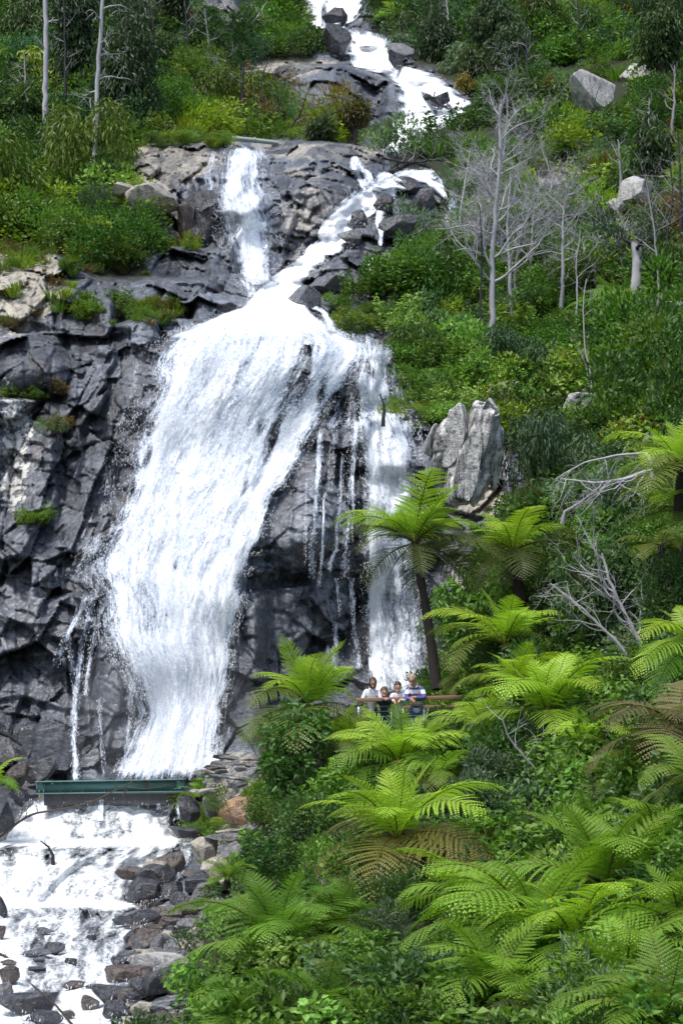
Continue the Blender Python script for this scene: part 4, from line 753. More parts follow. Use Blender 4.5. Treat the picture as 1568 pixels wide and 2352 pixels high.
for i, (pth, lab) in enumerate([([(558,275),(556,210),(560,140)], 'black charred post like stem on the bench above the ledge fall'), ([(590,300),(605,250),(600,180),(620,130)], 'dark leafless sapling left of the upper rock face'), ([(650,320),(690,260),(710,200)], 'leaning bare sapling in front of the upper rock face'),
    ([(600,320),(640,250),(655,180)], 'thin forked bare sapling beside the leaning one'), ([(520,240),(510,190),(525,120)], 'bare twiggy shrub above the ledge, farthest left of the burnt stems'), ([(720,310),(740,270),(790,250)], 'low bare branch spreading across the upper rock face')]):
    bare('burnt_sapling', 'burnt sapling', lab, pth, .07 if i else .13, 6 if i else 1, 1.7, .3, m=BARK_BLACK, mb=BARK_BLACK if i % 2 else BARK_GREY, seed=40+i, lvl=2, group='burnt saplings above the ledge')
bare('dark_tree', 'dead tree', 'dark curved trunk with bare limbs at the top right of the upper fall', [(1075,95),(1040,60),(1020,20),(1000,-40)], .16, 8, 2.6, .2, m=BARK_BLACK, seed=50, lvl=2)
bare('dark_tree', 'dead tree', 'charred trunk at the top edge of the right slope', [(1440,60),(1432,20),(1425,-40)], .2, 3, 1.5, .4, m=BARK_BLACK, seed=51, lvl=1)
bare('driftwood', 'driftwood', 'dark log jammed across the top of the slanting chute', [(858,412),(900,395),(950,372),(985,385)], .17, 9, 1.2, .1, m=BARK_BLACK, seed=52, lvl=1, Y=79)
bare('driftwood', 'driftwood', 'thinner black branch above the jammed log', [(870,360),(920,372),(975,372),(1000,350)], .09, 8, 1.2, .1, m=BARK_BLACK, mb=BARK_GREY, seed=53, lvl=1, Y=78.7)
bare('driftwood', 'driftwood', 'dark branch lying in the upper cascade', [(978,215),(1000,235),(1030,250)], .16, 3, .8, .3, m=BARK_BLACK, seed=54, lvl=1, Y=94)
bare('fallen_branch', 'branch', 'long dark fallen branch reaching over the steel beam from the left', [(-30,1945),(30,1898),(75,1868),(150,1858),(215,1842),(275,1810),(305,1795)], .045, 7, .55, .25, m=BARK_BROWN, seed=55, lvl=1, Y=48.4, taper=.4)
bare('fallen_branch', 'branch', 'thin brown fork of the branch crossing the right part of the steel beam', [(285,1807),(330,1812),(372,1808),(395,1800)], .022, 5, .4, .3, m=BARK_BROWN, seed=56, lvl=1, Y=49.2)
bare('driftwood', 'driftwood', 'short black snag sticking out of the second white step', [(122,1965),(112,1945),(95,1932)], .05, 1, .3, .5, m=BARK_BLACK, seed=57, lvl=0, Y=46)
bare('driftwood', 'driftwood', 'brown stick lying over black rocks at the bottom left', [(180,2370),(130,2310),(70,2258)], .03, 2, .3, .5, m=BARK_BROWN, seed=58, lvl=0, Y=29.5)
bare('driftwood', 'driftwood', 'dark curved stick hanging in the right hand fall', [(880,960),(882,930),(872,905)], .07, 1, .2, .5, m=BARK_BLACK, seed=59, lvl=0, Y=58.4)
bare('driftwood', 'driftwood', 'black log at the left edge above the stream', [(-40,1665),(20,1690),(52,1712)], .12, 3, .5, .3, m=BARK_BLACK, seed=60, lvl=1, Y=52)
bare('driftwood', 'driftwood', 'dark root lying at the left edge of the rapids', [(-30,2180),(10,2195),(42,2215)], .05, 1, .3, .5, m=BARK_BROWN, seed=61, lvl=0, Y=36)
for i, (a, b, c, d, lab) in enumerate([(48,470,55,405,'short bleached dead stem in the bushes at the left'), (0,450,10,400,'bleached broken stem at the left edge'), (350,560,352,500,'thin black stem beside the dark slab of rock'), (1165,1190,1160,1130,'bare twig beside the narrow trickle')]):
    bare('dead_sapling', 'dead sapling', lab, [(a, b), ((a+c)/2+4, (b+d)/2), (c, d)], .06, 3, .7, .4, seed=70+i, lvl=1, m=BARK_BLACK if i == 2 else BARK_SILVER)

for i, (a, b, c, d, k, lab) in enumerate([(150,320,146,-40,2,'black shaded trunk between the two bare pale trunks'),(352,215,348,-30,2,'slender dark trunk right of the tall dark eucalyptus'),(432,175,425,0,2,'thin dark trunk on the slope left of the fallen silver trunk'),(480,150,470,20,1,'thin grey trunk beside the fallen silver trunk'),(1032,115,1022,-20,0,'thin pale trunk at the top right of the upper fall'),(1208,215,1204,40,2,'dark trunk in front of the large eucalyptus'),(1332,150,1322,-30,2,'slender dark trunk above the pale angular boulder'),
    (1540,330,1548,150,1,'grey trunk near the right edge above the bush like tree'),(1482,345,1490,225,1,'short bare grey trunk below the pale pointed boulder'),(1562,600,1556,300,2,'tall black trunk at the right edge of the hillside'),(1425,470,1418,320,1,'thin grey trunk left of the round whitish boulder'),(60,330,56,120,1,'thin grey trunk left of the straight pale trunk')]):
    bare('slender_tree', 'tree', lab, [(a, b), ((a+c)/2+3, (b+d)/2), (c, d)], .10, 6, 1.1, .4, m=[BARK_SILVER, BARK_GREY, BARK_BLACK][k], mb=BARK_GREY, seed=130+i, lvl=1, group='slender bare trunks on the slopes')
# ---------------------------------------------------------------- leafy trees
def leafy(u, v, Y, rx, ry, base_v, label, col, seed, N=2600, kind='euc', name='eucalyptus_tree', leaf=(.30, .085)):
    r = np.random.default_rng(seed); p = PX(Y); base = P(u, base_v, Y); root = empty(name, base); tag(root, label, 'tree', 'leafy trees on the upper slopes')
    top = (base_v-v)*p; a, b = rx*p, ry*p; nb = 26; pp = unit(r.normal(size=(nb, 3)))*(r.random((nb, 1))**.5)*np.array([a, a, b])*.85+np.array([0, 0, top])
    br = (a+b)*.5*(.22+.2*r.random(nb)); k = r.integers(0, nb, N); dv = unit(r.normal(size=(N, 3))); pos = pp[k]+dv*br[k][:, None]*(.4+.65*r.random((N, 1)))*np.array([1, 1, 1.2])
    dirv = (dv*.4+np.array([0, 0, -.8])+r.normal(size=(N, 3))*.35) if kind == 'euc' else dv+r.normal(size=(N, 3))*.6
    vv, ff, lv = leaves(pos, dirv, leaf[0], leaf[1], r, np.clip(.5*r.random(N)+.5*r.random(nb)[k], 0, 1))
    o = mesh_obj('crown', vv, ff, LEAF_O, root, attrs={'lv': ('FLOAT', 'POINT', lv)}); o.color = (col[0]*1.3, col[1]*1.3, col[2]*1.3, 1)
    st = [(np.linspace([0, 0, -.3], [0.1, 0, top+b*.7], 8)+r.normal(size=(8, 3))*.08, np.linspace(.16, .03, 8)*max(.5, a/1.6), 7)]
    for q in range(nb): z = max(.2, min(pp[q][2]-.3, top+b*.6)); st.append((np.array([[0, 0, z-.6], (pp[q]+[0, 0, z-.5])/2, pp[q]]), np.array([.05, .03, .01]), 4))
    tv, tf, _ = stemtubes(st); mesh_obj('trunk', tv, tf, BARK_BROWN, root)
    return root
DK = (.028, .055, .02); DK2 = (.04, .07, .028)
leafy(285,150,83,72,190,350,'tall dark eucalyptus behind the curved bare trunk',DK2,1,6500)
leafy(178,90,88,66,190,330,'dark shaded eucalyptus between the two bare trunks',DK,2,5000)
leafy(1000,80,104,40,95,190,'narrow dark tree right of the upper cascade',DK2,3,2200)
leafy(1120,40,102,62,60,170,'dark drooping tree at the top edge above the right slope',DK2,4,2600)
leafy(1182,150,98,72,85,265,'large dark eucalyptus on the upper right slope',DK2,5,3800)
leafy(1085,150,98,34,50,225,'small rounded tree between the cascade and the large eucalyptus',(.06,.09,.03),6,1500)
leafy(1070,185,97,22,26,225,'small orange tinged sapling beside the upper cascade',(.16,.13,.03),7,700)
leafy(1240,20,104,60,60,130,'bright green tree at the top edge of the right slope',(.09,.13,.03),8,2200)
leafy(1520,90,90,70,70,230,'dark leafy tree at the top right corner',(.045,.08,.022),9,2600)
leafy(1500,330,79,60,70,430,'dark bush like tree near the right edge of the slope',(.04,.075,.025),10,2600)
leafy(815,265,88,40,32,330,'small rust and green tree on the ledge by the upper rock face',(.10,.09,.035),11,1500,'bush','small_tree')
leafy(735,295,87,32,26,335,'low grey green tree on the ledge left of the rusty one',(.06,.09,.04),12,1100,'bush','small_tree')
leafy(30,250,84,70,70,400,'rounded green tree at the left edge of the upper forest',(.06,.11,.03),13,3000,'bush')
leafy(400,-5,104,60,60,110,'dark tree at the top edge right of the tall eucalyptus',(.045,.075,.03),14,2400)
leafy(1380,1340,45.5,110,120,1560,'dark hanging leafed bushy tree behind the bare silver shrub',(.05,.10,.025),15,4200,'euc','bushy_tree',(.16,.075))
leafy(1530,1370,42,70,110,1540,'dense fine leaved tree at the right edge',(.06,.12,.03),16,4200,'bush','bushy_tree',(.12,.03))
leafy(300,30,94,60,60,160,'dark crown at the top edge behind the curved bare trunk',DK,17,2200)
leafy(60,60,96,60,80,220,'green crown in the upper left corner',(.06,.10,.03),18,2400)

# ---------------------------------------------------------------- shrubs one can tell apart
SH = {}
for kind, seeds, N in (('bush', (61, 62, 63), 900), ('broad', (64, 65), 620), ('fine', (66, 67), 1300), ('weed', (68, 69), 800), ('euc', (70,), 800), ('grass', (71,), 260)):
    SH[kind] = []
    for s_ in seeds:
        v, f, a, st = shrub_geo(kind, s_, N); fm = newmesh('foliage', v, f, a, LEAF_O)
        sm = newmesh('stem', *st, BARK_BROWN) if st else None
        SH[kind].append((fm, sm))
def shrub(u, v, rpx, kind, col, label, Y=None, seed=0, name='shrub', cat='shrub', group=None, zs=1.0, leafk=1.0):
    """u, v: middle of the crown in the picture"""
    Y = Yof(u, v+rpx*.6)-.6 if Y is None else Y; s_ = rpx*PX(Y)/0.95; base = P(u, v+rpx*.75*zs, Y); root = empty(name, base, random.random()*6.28); tag(root, label, cat, group)
    fm, sm = random.choice(SH[kind])
    for nm, me in (('foliage', fm), ('stem', sm)):
        if me is None: continue
        o = bpy.data.objects.new(nm, me); COL.objects.link(o); o.parent = root; o.scale = (s_, s_, s_*zs)
        k = random.uniform(1.15, 1.4); o.color = (col[0]*k, col[1]*k, col[2]*k, 1)
    return root
for a in [
 (680,1690,85,'broad',(.06,.14,.025),'glossy broad leaved bush under the left upright fern',43.2), (660,1780,75,'broad',(.055,.13,.025),'lower half of glossy broad leaved growth beside the bank stones',43.0),
 (1130,1790,95,'fine',(.10,.14,.095),'grey green fine leaved bush with tiny violet flowers in the right foreground',39.0), (1240,1590,60,'broad',(.10,.16,.03),'bush with rusty tipped leaves growing through the bright ferns',42.6), (1215,1680,75,'broad',(.07,.15,.025),'leafy green bush between the bright ferns below the rail',42.2),
 (620,1960,80,'weed',(.05,.12,.03),'dark leafy weed mass above the bank fern',38.0), (690,1880,70,'bush',(.07,.13,.035),'small leaved bush left of the olive skirted fern',39.5), (600,1860,48,'weed',(.09,.15,.035),'weeds growing over the orange boulder',42.5),
 (870,2160,95,'fine',(.09,.13,.075),'grey green bush at the bottom centre',31.0), (960,2260,90,'bush',(.06,.13,.035),'dark green bush between the bottom ferns',28.5), (650,2300,80,'bush',(.085,.17,.025),'bright green leafy shrub at the bottom left of the plants',28.0),
 (1440,2200,90,'fine',(.10,.15,.07),'silvery bush in front of the largest foreground fern',26.0), (1550,2000,70,'broad',(.09,.17,.03),'blurred bright leafy bush at the right edge',27.5), (1330,1860,50,'fine',(.12,.16,.08),'pale fine leaved shrub behind the arching fern',37.5),
 (1060,2010,75,'broad',(.05,.12,.025),'dark leafy bush right of the olive skirted fern',35.0), (1180,1930,80,'broad',(.035,.08,.02),'shaded dark bush in the hollow of the right foreground',36.0),
 (820,650,52,'weed',(.09,.16,.03),'leafy bush overhanging the rocks right of the pool',None), (800,745,42,'weed',(.09,.14,.035),'long grassy bush on the ledge right of the main lip',None), (950,810,60,'weed',(.10,.17,.03),'bright weeds at the edge of the right bank',None),
 (1005,625,75,'bush',(.06,.12,.03),'rounded dark green bush above the right bank',None), (940,600,50,'broad',(.075,.15,.03),'broad leaved bush beside the right chute rocks',None), (1110,860,60,'broad',(.10,.20,.03),'light green broad leaved shrub in the middle of the right hillside',None),
 (1000,900,55,'bush',(.08,.15,.03),'bush above the streaked pale rock',None), (1190,850,60,'weed',(.045,.10,.025),'dark upright weeds beside the light green shrub',None), (1160,965,50,'weed',(.10,.16,.035),'weeds growing over the top of the streaked rock',None),
 (1290,1000,80,'bush',(.08,.14,.03),'wide bush above the fallen white branches',None), (1430,960,70,'weed',(.05,.11,.03),'dark weeds right of the pale round rock',None), (1220,1160,60,'fine',(.10,.12,.05),'brownish twiggy bush under the wide bush',None),
 (1100,540,50,'fine',(.08,.12,.06),'grey green shrub among the silver trunks',None), (1210,590,45,'fine',(.14,.18,.12),'shrub dotted with white blossom between the silver trunks',None), (1350,640,60,'bush',(.075,.13,.035),'rounded bush left of the hillside tree fern',None),
 (1545,600,55,'bush',(.08,.13,.04),'pale flowering bush at the right edge of the hillside',None), (960,330,42,'fine',(.08,.12,.055),'grassy grey green shrub beside the jammed logs',None), (1020,330,45,'fine',(.075,.11,.05),'feathery shrub right of the jammed logs',None),
 (250,400,60,'bush',(.045,.085,.025),'dark shrub at the foot of the tall eucalyptus',None), (60,500,70,'bush',(.10,.17,.03),'yellow green bush at the left edge above the cliff',None), (150,540,60,'bush',(.09,.15,.03),'bright bush on the left cliff top',None), (265,575,52,'bush',(.12,.18,.03),'lowest bright bush hanging over the left cliff',None),
 (330,530,42,'weed',(.075,.14,.03),'upright leafy shrub right of the lowest bright bush',None), (215,470,55,'fine',(.075,.12,.06),'grey green twiggy shrub on the left slope',None), (360,300,45,'bush',(.13,.19,.025),'yellow green mound on the ledge left of the falls',None), (440,300,45,'grass',(.13,.19,.04),'tall grass clump on the ledge left of the falls',None),
 (130,975,30,'weed',(.11,.15,.07),'weed with pale flowers on the left cliff',None), (70,1180,28,'grass',(.13,.20,.03),'bright grass tussock on the lower left cliff',None), (495,1850,30,'fine',(.10,.15,.04),'small weed among the bank stones',44.5), (890,20,45,'bush',(.08,.14,.035),'shrub far up right of the topmost fall',None),
 (1385,360,50,'grass',(.16,.13,.045),'rusty brown grassy shrub on the right slope',None), (1410,250,60,'grass',(.09,.14,.035),'tall grassy clump beside the pale angular boulder',None), (1300,280,45,'bush',(.11,.16,.03),'yellow tipped bush below the pale angular boulder',None), (1120,420,50,'fine',(.07,.10,.05),'dusty shrub inside the silver branches',None)]:
    u, v, rp, kd, c, lab, Yk = a; shrub(u, v, rp, kd, c, lab, Yk, name='grass_clump' if kd == 'grass' else 'shrub', cat='grass clump' if kd == 'grass' else 'shrub')
# ---------------------------------------------------------------- boulders and stones
RK = {'wet': rock_shader('wet_stone', dark=(.028, .03, .036), mid=(.085, .088, .10), dryv=-.1, rough=(.12, .32)),
      'slate': rock_shader('slate_stone', dark=(.06, .064, .076), mid=(.20, .205, .225), dryv=.0),
      'brown': rock_shader('brown_stone', dark=(.055, .042, .036), mid=(.16, .125, .105), dryv=.12, rough=(.15, .4)),
      'tan': rock_shader('tan_stone', dryv=.72, tan=(.46, .42, .34)), 'pale': rock_shader('pale_stone', dryv=.9, tan=(.50, .49, .465)),
      'grey': rock_shader('grey_stone', dark=(.09, .09, .095), mid=(.26, .26, .27), dryv=.35), 'orange': rock_shader('orange_stone', dryv=.85, tan=(.44, .27, .15)), 'streak': rock_shader('streaked_stone', dark=(.06, .06, .065), mid=(.14, .14, .145), dryv=.56, tan=(.66, .65, .62), stain=.95)}
def ico(sub):
    import bmesh
    bm = bmesh.new(); bmesh.ops.create_icosphere(bm, subdivisions=sub, radius=1); V_ = np.array([v.co[:] for v in bm.verts]); F_ = np.array([[v.index for v in f.verts] for f in bm.faces]); bm.free(); return V_, F_
ICO5, ICO4 = ico(5), ico(4)
def rock_mesh(seed, sx, sy, sz, big, cuts=15, up=None):
    r = np.random.default_rng(seed); V_, F_ = (ICO5 if big else ICO4); V_ = V_.copy()
    Q, _q = np.linalg.qr(np.eye(3)+r.normal(size=(3, 3))*.22); ns = [(s_*Q[i], r.uniform(.55, .8)) for i in range(3) for s_ in (-1, 1)]+[(unit(r.normal(size=3)), r.uniform(.40, .74)) for _ in range(cuts)]
    for n, d in ns:
        k = V_@n-d
        V_ = np.where((k > 0)[:, None], V_-k[:, None]*n*0.97, V_)
    V_ *= 1.25; q = V_*2.2+seed
    V_ = V_*(1+.13*(fbm(q[:, 0]+q[:, 2]*.7, q[:, 1]-q[:, 2]*.6, 4, seed)-.5)[:, None])
    return V_*np.array([sx, sy, sz]), F_
G1 = 'stones along the right bank of the stream'; G2 = 'dark rocks standing in the rapids'; G3 = 'boulders on the upper slopes'
def boulder(u, v, w, h, m, label, seed=None, Y=None, name='boulder', cat='boulder', group=None, dep=.8, rot=0, cuts=15, push=0.0):
    seed = seed or int(u*7+v) % 9973; Y = (Yof(min(max(u, -400), 1900), min(v+h*.35, 2800))-push) if Y is None else Y
    if v > 2080 and u < 330: Y = min(Y, float(YC([max(u, -60)], [v+h*.45])[0])-.35)
    elif group == G1: Y = min(Y, Yof(u, v+h*.3)-.2); w *= 1.3 if w > 38 and v > 1975 else 1.1; h *= 1.3 if v > 1975 else 1.1
    elif group == G3: Y = Yof(u, v+h*.5+22)-.6
    p = PX(Y); sx, sz = w*p/2*1.12, h*p/2*1.12; sy = (sx+sz)/2*dep
    big = w*h > 2500; V_, F_ = rock_mesh(seed, sx, sy, sz, big, cuts)
    if rot: a = R(rot); V_ = V_@np.array([[math.cos(a), 0, math.sin(a)], [0, 1, 0], [-math.sin(a), 0, math.cos(a)]])
    o = mesh_obj(name, V_, F_, RK[m]); o.location = P(u, v, Y); tag(o, label, cat, group); return o
for a in [
 (1350,212,108,128,'pale','large pale angular boulder high on the right slope',dict(group=G3, push=.6)),(1462,170,66,52,'pale','pale pointed boulder near the top right',dict(group=G3, push=.6)),
 (1465,437,86,72,'pale','round whitish boulder behind the far right dead trees',dict(group=G3, push=.8)),(1412,470,46,34,'pale','small pale rock left of the round whitish boulder',dict(group=G3, push=.6)),
 (1190,288,48,34,'pale','small pale rock peeping out behind the grey dead tree',dict(group=G3, push=.8)),(1325,924,72,52,'pale','pale rounded boulder beside the crooked white stem',dict(group=G3, push=1.0)),
 (1350,905,30,22,'grey','small grey rock on top of the pale rounded boulder',dict(group=G3, push=1.0)),(1275,440,120,60,'grey','weathered tan rock face behind the silver dead trees',dict(group=G3, push=.1, cuts=22, seed=77)),
 (1548,470,34,44,'pale','pale rock at the right edge below the round whitish boulder',dict(group=G3, push=.8)),(1545,700,50,26,'pale','flat pale rock at the right edge of the hillside',dict(group=G3, push=.8)),(1495,1020,60,50,'grey','grey rock behind the fern at the right edge',dict(push=.6)),
 (355,455,112,86,'tan','pale faceted block on the ledge left of the ledge fall',dict(group=G3)),(283,435,60,44,'tan','small pale block left of the faceted one',dict(group=G3)),
 (425,505,44,110,'brown','brown edged block against the tall dark slab',dict()),(462,540,40,34,'wet','small black rock on the face of the dark slab',dict(push=.9)),
 (775,95,64,84,'wet','black boulder splitting the uppermost falls',dict(push=1.2)),(768,40,66,44,'wet','wet boulder in the middle of the topmost fall',dict(push=1.0)),(920,128,66,66,'slate','grey boulder on the right bank of the upper cascade',dict(push=1)),(918,92,56,30,'grey','flat grey boulder lying on the larger one by the upper cascade',dict(push=1)),
 (888,60,30,26,'wet','small dark rock beside the topmost fall',dict(push=.5)),(1010,232,52,30,'wet','wet black rock dividing the upper cascade',dict(push=1.2, rot=30)),
 (700,690,92,70,'slate','square dark block at the right of the pool',dict(push=.3)),(755,655,100,44,'slate','flat dark block right of the slanting chute',dict(push=.2)),(890,600,56,46,'slate','dark wedge shaped block among the right chute rocks',dict(push=.6)),(940,430,66,46,'wet','dark rock above the right thin falls',dict(push=.4)),(880,470,52,56,'wet','dark rounded block left of the right thin falls',dict(push=.4)),(968,462,56,50,'wet','blocky dark rock right of the thin falls',dict(push=.4)),(915,520,90,50,'wet','wide black rock under the thin falls',dict(push=.5)),(825,505,46,46,'wet','wet dark rock at the right edge of the slanting chute',dict(push=.4)),(810,545,66,34,'grey','grey wet shelf rock along the chute',dict(push=.3)),
 (838,850,56,50,'slate','rock dividing the head of the right hand fall',dict(push=.5)),(812,905,66,44,'slate','wet rock between the main drop and right hand fall',dict(push=.4)),(840,935,60,60,'wet','dark rock split by strands of the right hand fall',dict(push=.5)),(935,960,60,46,'wet','dark shelf of rock at the right of the right hand fall',dict(push=.4)),(885,880,40,44,'brown','mossy brown rock on the right bank of the split fall',dict(push=.4)),
 
 
 
 (95,1772,92,52,'grey','smooth grey slab above the left end of the steel beam',dict(Y=51.5, rot=18)),(38,1782,56,60,'brown','dark brown boulder at the left end of the steel beam',dict(Y=50.8)),(14,1735,50,66,'grey','grey block at the left edge above the beam',dict(Y=51)),(15,1880,44,70,'wet','black rock at the left edge beside the first white step',dict(Y=48.2)),(45,1830,30,40,'wet','wet rock under the left end of the beam',dict(Y=49.5)),
 (543,1866,76,72,'orange','orange brown boulder in the weeds above the flat slab',dict(Y=44.6, cuts=12, rot=-8)),(530,1909,58,14,'tan','thin tan stone under the orange brown boulder',dict(Y=44.5)),(520,1922,112,17,'grey','long flat pale slab beside the second white step',dict(Y=44.2, cuts=8)),(536,1956,74,42,'grey','squared grey block below the flat slab',dict(Y=44.4, cuts=9)),
 (471,1950,62,56,'tan','tan rounded boulder under the flat slab',dict(Y=44.2)),(482,1853,38,44,'grey','pale block above the black waterside rock',dict(Y=45.4)),(437,1862,48,66,'wet','black rock at the right end of the weir',dict(Y=46.8)),(424,1911,58,30,'wet','black wedge of rock in the side spill',dict(Y=46.3)),(475,2012,84,40,'brown','red brown flat boulder on the right bank',dict(Y=43)),(500,1985,60,36,'tan','broken tan stone behind the red brown boulder',dict(Y=43.6)),(455,2035,60,50,'wet','shaded black rock under the red brown boulder',dict(Y=42.6)),
 (470,2052,58,48,'grey','smooth pale grey stone beside the small bright fern',dict(Y=41.4)),(422,2073,56,26,'wet','wet blue grey stone at the water edge',dict(Y=41.4)),(430,2093,50,32,'brown','angular brown stone below the blue grey one',dict(Y=40.8)),
 (395,1987,48,46,'brown','upright dark brown boulder at the foot of the side spill',dict(Y=44.2)),(352,1985,50,24,'tan','small tan stone left of the upright dark boulder',dict(Y=44)),(303,2004,66,28,'brown','brown slab at the edge of the second white step',dict(Y=43.8)),(355,2013,80,42,'wet','shiny black boulder between the side spills',dict(Y=43)),(334,2046,64,56,'wet','round black boulder in front of the shiny one',dict(Y=42.4)),(392,2046,56,46,'wet','black boulder behind the thin side spill',dict(Y=42.6)),
 (385,2104,56,34,'brown','brown block below the black boulders',dict(Y=40.5)),(312,2107,124,38,'slate','long flat wet slab across the rapids',dict(Y=41, cuts=10)),(392,2120,44,22,'brown','flat brown stone beside the long wet slab',dict(Y=40)),(352,2132,44,24,'brown','pointed brown stone below the long wet slab',dict(Y=39.7)),(440,2128,52,30,'grey','grey stone on the rubble bank',dict(Y=39.6)),(418,2148,46,30,'brown','reddish stone on the rubble bank',dict(Y=39)),
 (299,2157,34,32,'wet','small black boulder at the edge of the rapids',dict(Y=38.8)),(300,2128,28,14,'brown','small low stone under the flat wet slab',dict(Y=39.8)),(340,2162,84,38,'brown','flat brown slab on the stream bank',dict(Y=38.6, cuts=10)),(372,2166,40,32,'grey','mottled grey stone on the flat brown slab',dict(Y=38.2)),(402,2172,44,26,'grey','chipped grey stone right of the mottled one',dict(Y=38)),(440,2175,50,32,'tan','tan stone half under the fern at the bank',dict(Y=37.6)),
 (283,2205,66,26,'wet','dark wedge of rock in the rapids',dict(Y=37)),(345,2203,60,42,'tan','rounded tan boulder behind the white topped one',dict(Y=36.8)),(412,2197,58,32,'grey','grey brown stone beside the rounded tan boulder',dict(Y=36.6)),(378,2222,100,50,'pale','white topped boulder at the water edge',dict(Y=35.4, rot=-4)),(378,2258,92,60,'wet','dark wet rock under the white topped boulder',dict(Y=35.2)),(300,2240,112,42,'brown','flat brown rock washed by thin water',dict(Y=35.2, cuts=8)),
 (170,2262,50,26,'brown','low brown stone in the middle of the rapids',dict(Y=34)),(250,2286,80,46,'wet','angular black boulder near the bottom of the stream',dict(Y=33)),(205,2306,56,36,'brown','dark brown boulder left of the angular black one',dict(Y=32.4)),(265,2322,62,42,'wet','lowest black boulder of the stream',dict(Y=31.6)),(312,2268,44,48,'wet','upright black rock beside the flat brown one',dict(Y=33.6)),
 (68,2302,126,56,'wet','wide black rock at the bottom left of the stream',dict(Y=32, cuts=12)),(100,2345,96,40,'wet','shadowed rock at the bottom edge of the stream',dict(Y=30.6)),(22,2242,62,50,'brown','brown boulder at the left edge of the rapids',dict(Y=34.5)),(8,2275,52,40,'grey','mottled boulder cut by the left edge',dict(Y=33.4)),(3,2085,30,60,'wet','upright black rock at the left edge',dict(Y=41.4)),(2,2146,26,34,'brown','small brown rock at the left edge',dict(Y=38.8)),
 (125,2178,52,32,'wet','dark hump washed over in the rapids',dict(Y=37.8, group=G2)),(88,2188,60,22,'slate','low slate rock with water combing over it',dict(Y=37.4, group=G2)),(210,2154,26,16,'wet','tiny black rock in the middle of the rapids',dict(Y=39, group=G2)),(165,2208,32,18,'wet','small dark rock left of the dark wedge',dict(Y=36.6, group=G2)),(85,2226,54,16,'wet','flat dark rock near the left of the rapids',dict(Y=36, group=G2)),(105,2138,46,20,'slate','grey hump under foam below the second step',dict(Y=40, group=G2)),(20,2210,40,20,'brown','brown flat stone beside the dark root',dict(Y=36, group=G2)),(210,2268,24,14,'wet','small black stone right of the low brown one',dict(Y=33.8, group=G2)),(160,2330,36,20,'brown','little brown stone between the black rocks at the bottom',dict(Y=31, group=G2))]:
    u, v, w, h, m, lab, kw = a; kw = dict(kw); kw.setdefault('group', G1 if (u > 290 and v > 1840) else None); boulder(u, v, w, h, m, lab, **kw)
vs_, fs_, o_n = [], [], 0; cs = P(462, 525, Yof(462, 560)-.2)
for k, (du, dv, w, h, tl, dy) in enumerate([(448,520,70,150,-6,0),(480,535,62,130,-10,.1),(465,470,70,60,-14,.0),(500,570,40,90,-8,.25),(440,575,50,60,4,-.2)]):
    V_, F_ = rock_mesh(860+k, w*PX(cs.y)*.62, .8, h*PX(cs.y)*.6, True, 14); a = R(tl); V_ = V_@np.array([[math.cos(a), 0, -math.sin(a)], [0, 1, 0], [math.sin(a), 0, math.cos(a)]])
    V_ = V_+np.array(P(du, dv, cs.y)-cs)+np.array([0, dy, 0]); vs_.append(V_); fs_.append(F_+o_n); o_n += len(V_)
o = mesh_obj('boulder', np.concatenate(vs_), np.concatenate(fs_), RK['wet']); o.location = cs; tag(o, 'tall dark slab of rock standing left of the ledge fall', 'boulder')
# the streaked rock: a cluster of leaning ridges grown together
vs_, fs_, o_n = [], [], 0; cs = P(1068, 1035, 56.2)
for k, (du, dv, w, h, tl, dy) in enumerate([(1030,1010,60,110,14,.1),(1052,1000,50,150,12,-.15),(1075,1040,52,210,9,-.3),(1100,990,42,150,10,-.1),(1120,1020,44,170,8,.1),(1138,1040,34,150,6,.35),(1010,1050,60,120,10,.3),(1060,1100,60,120,4,-.2),(1095,1110,50,110,2,.0),(1000,1010,40,70,20,.35),(1085,960,30,60,10,.0),(1120,945,34,50,14,.1)]):
    V_, F_ = rock_mesh(800+k, w*PX(56.2)*.62, .55, h*PX(56.2)*.60, True, 12); a = R(tl); V_ = V_@np.array([[math.cos(a), 0, -math.sin(a)], [0, 1, 0], [math.sin(a), 0, math.cos(a)]])
    V_ = V_+np.array(P(du, dv, 56.2)-cs)+np.array([0, dy, 0]); vs_.append(V_); fs_.append(F_+o_n); o_n += len(V_)
o = mesh_obj('boulder', np.concatenate(vs_), np.concatenate(fs_), RK['streak']); o.location = cs; tag(o, 'large white and grey streaked rock right of the right hand fall', 'boulder')
rr = random.Random(5)
for i in range(130):
    v = rr.uniform(2060, 2400); u = 385+rr.uniform(-62, 85)-(v-2060)*.17; w = rr.uniform(16, 56)*(.75+(v-2060)/900)
    kd = rr.choice(['brown', 'grey', 'tan', 'wet', 'slate', 'brown']); zone = ('near the round black boulder' if v < 2120 else 'around the flat brown slab' if v < 2215 else 'around the white topped boulder' if v < 2290 else 'at the bottom of the picture')
    boulder(u, v, w, w*rr.uniform(.5, .8), kd, 'small %s stone in the rubble %s' % ({'wet': 'wet black', 'slate': 'dark grey'}.get(kd, kd), zone), seed=300+i, name='stone', cat='stone', group='%s rubble stones %s' % (kd, zone), rot=rr.uniform(-20, 20), push=.05)
for i in range(22):                                       # dry stacked flat stones on the bank above the weir
    v = 1738+rr.uniform(0, 1)*82; u = 455+rr.uniform(0, 1)*130-(v-1738)*.2; w = rr.uniform(28, 52)
    boulder(u, v, w, rr.uniform(9, 15), rr.choice(['grey', 'tan', 'grey', 'brown', 'slate']), 'flat stone stacked in the rough bank above the right end of the weir', seed=400+i, name='flat_stone', cat='flat stone', group='flat stones stacked on the bank', Y=46.6+(1820-v)*.012, rot=rr.uniform(-9, 9), cuts=9)

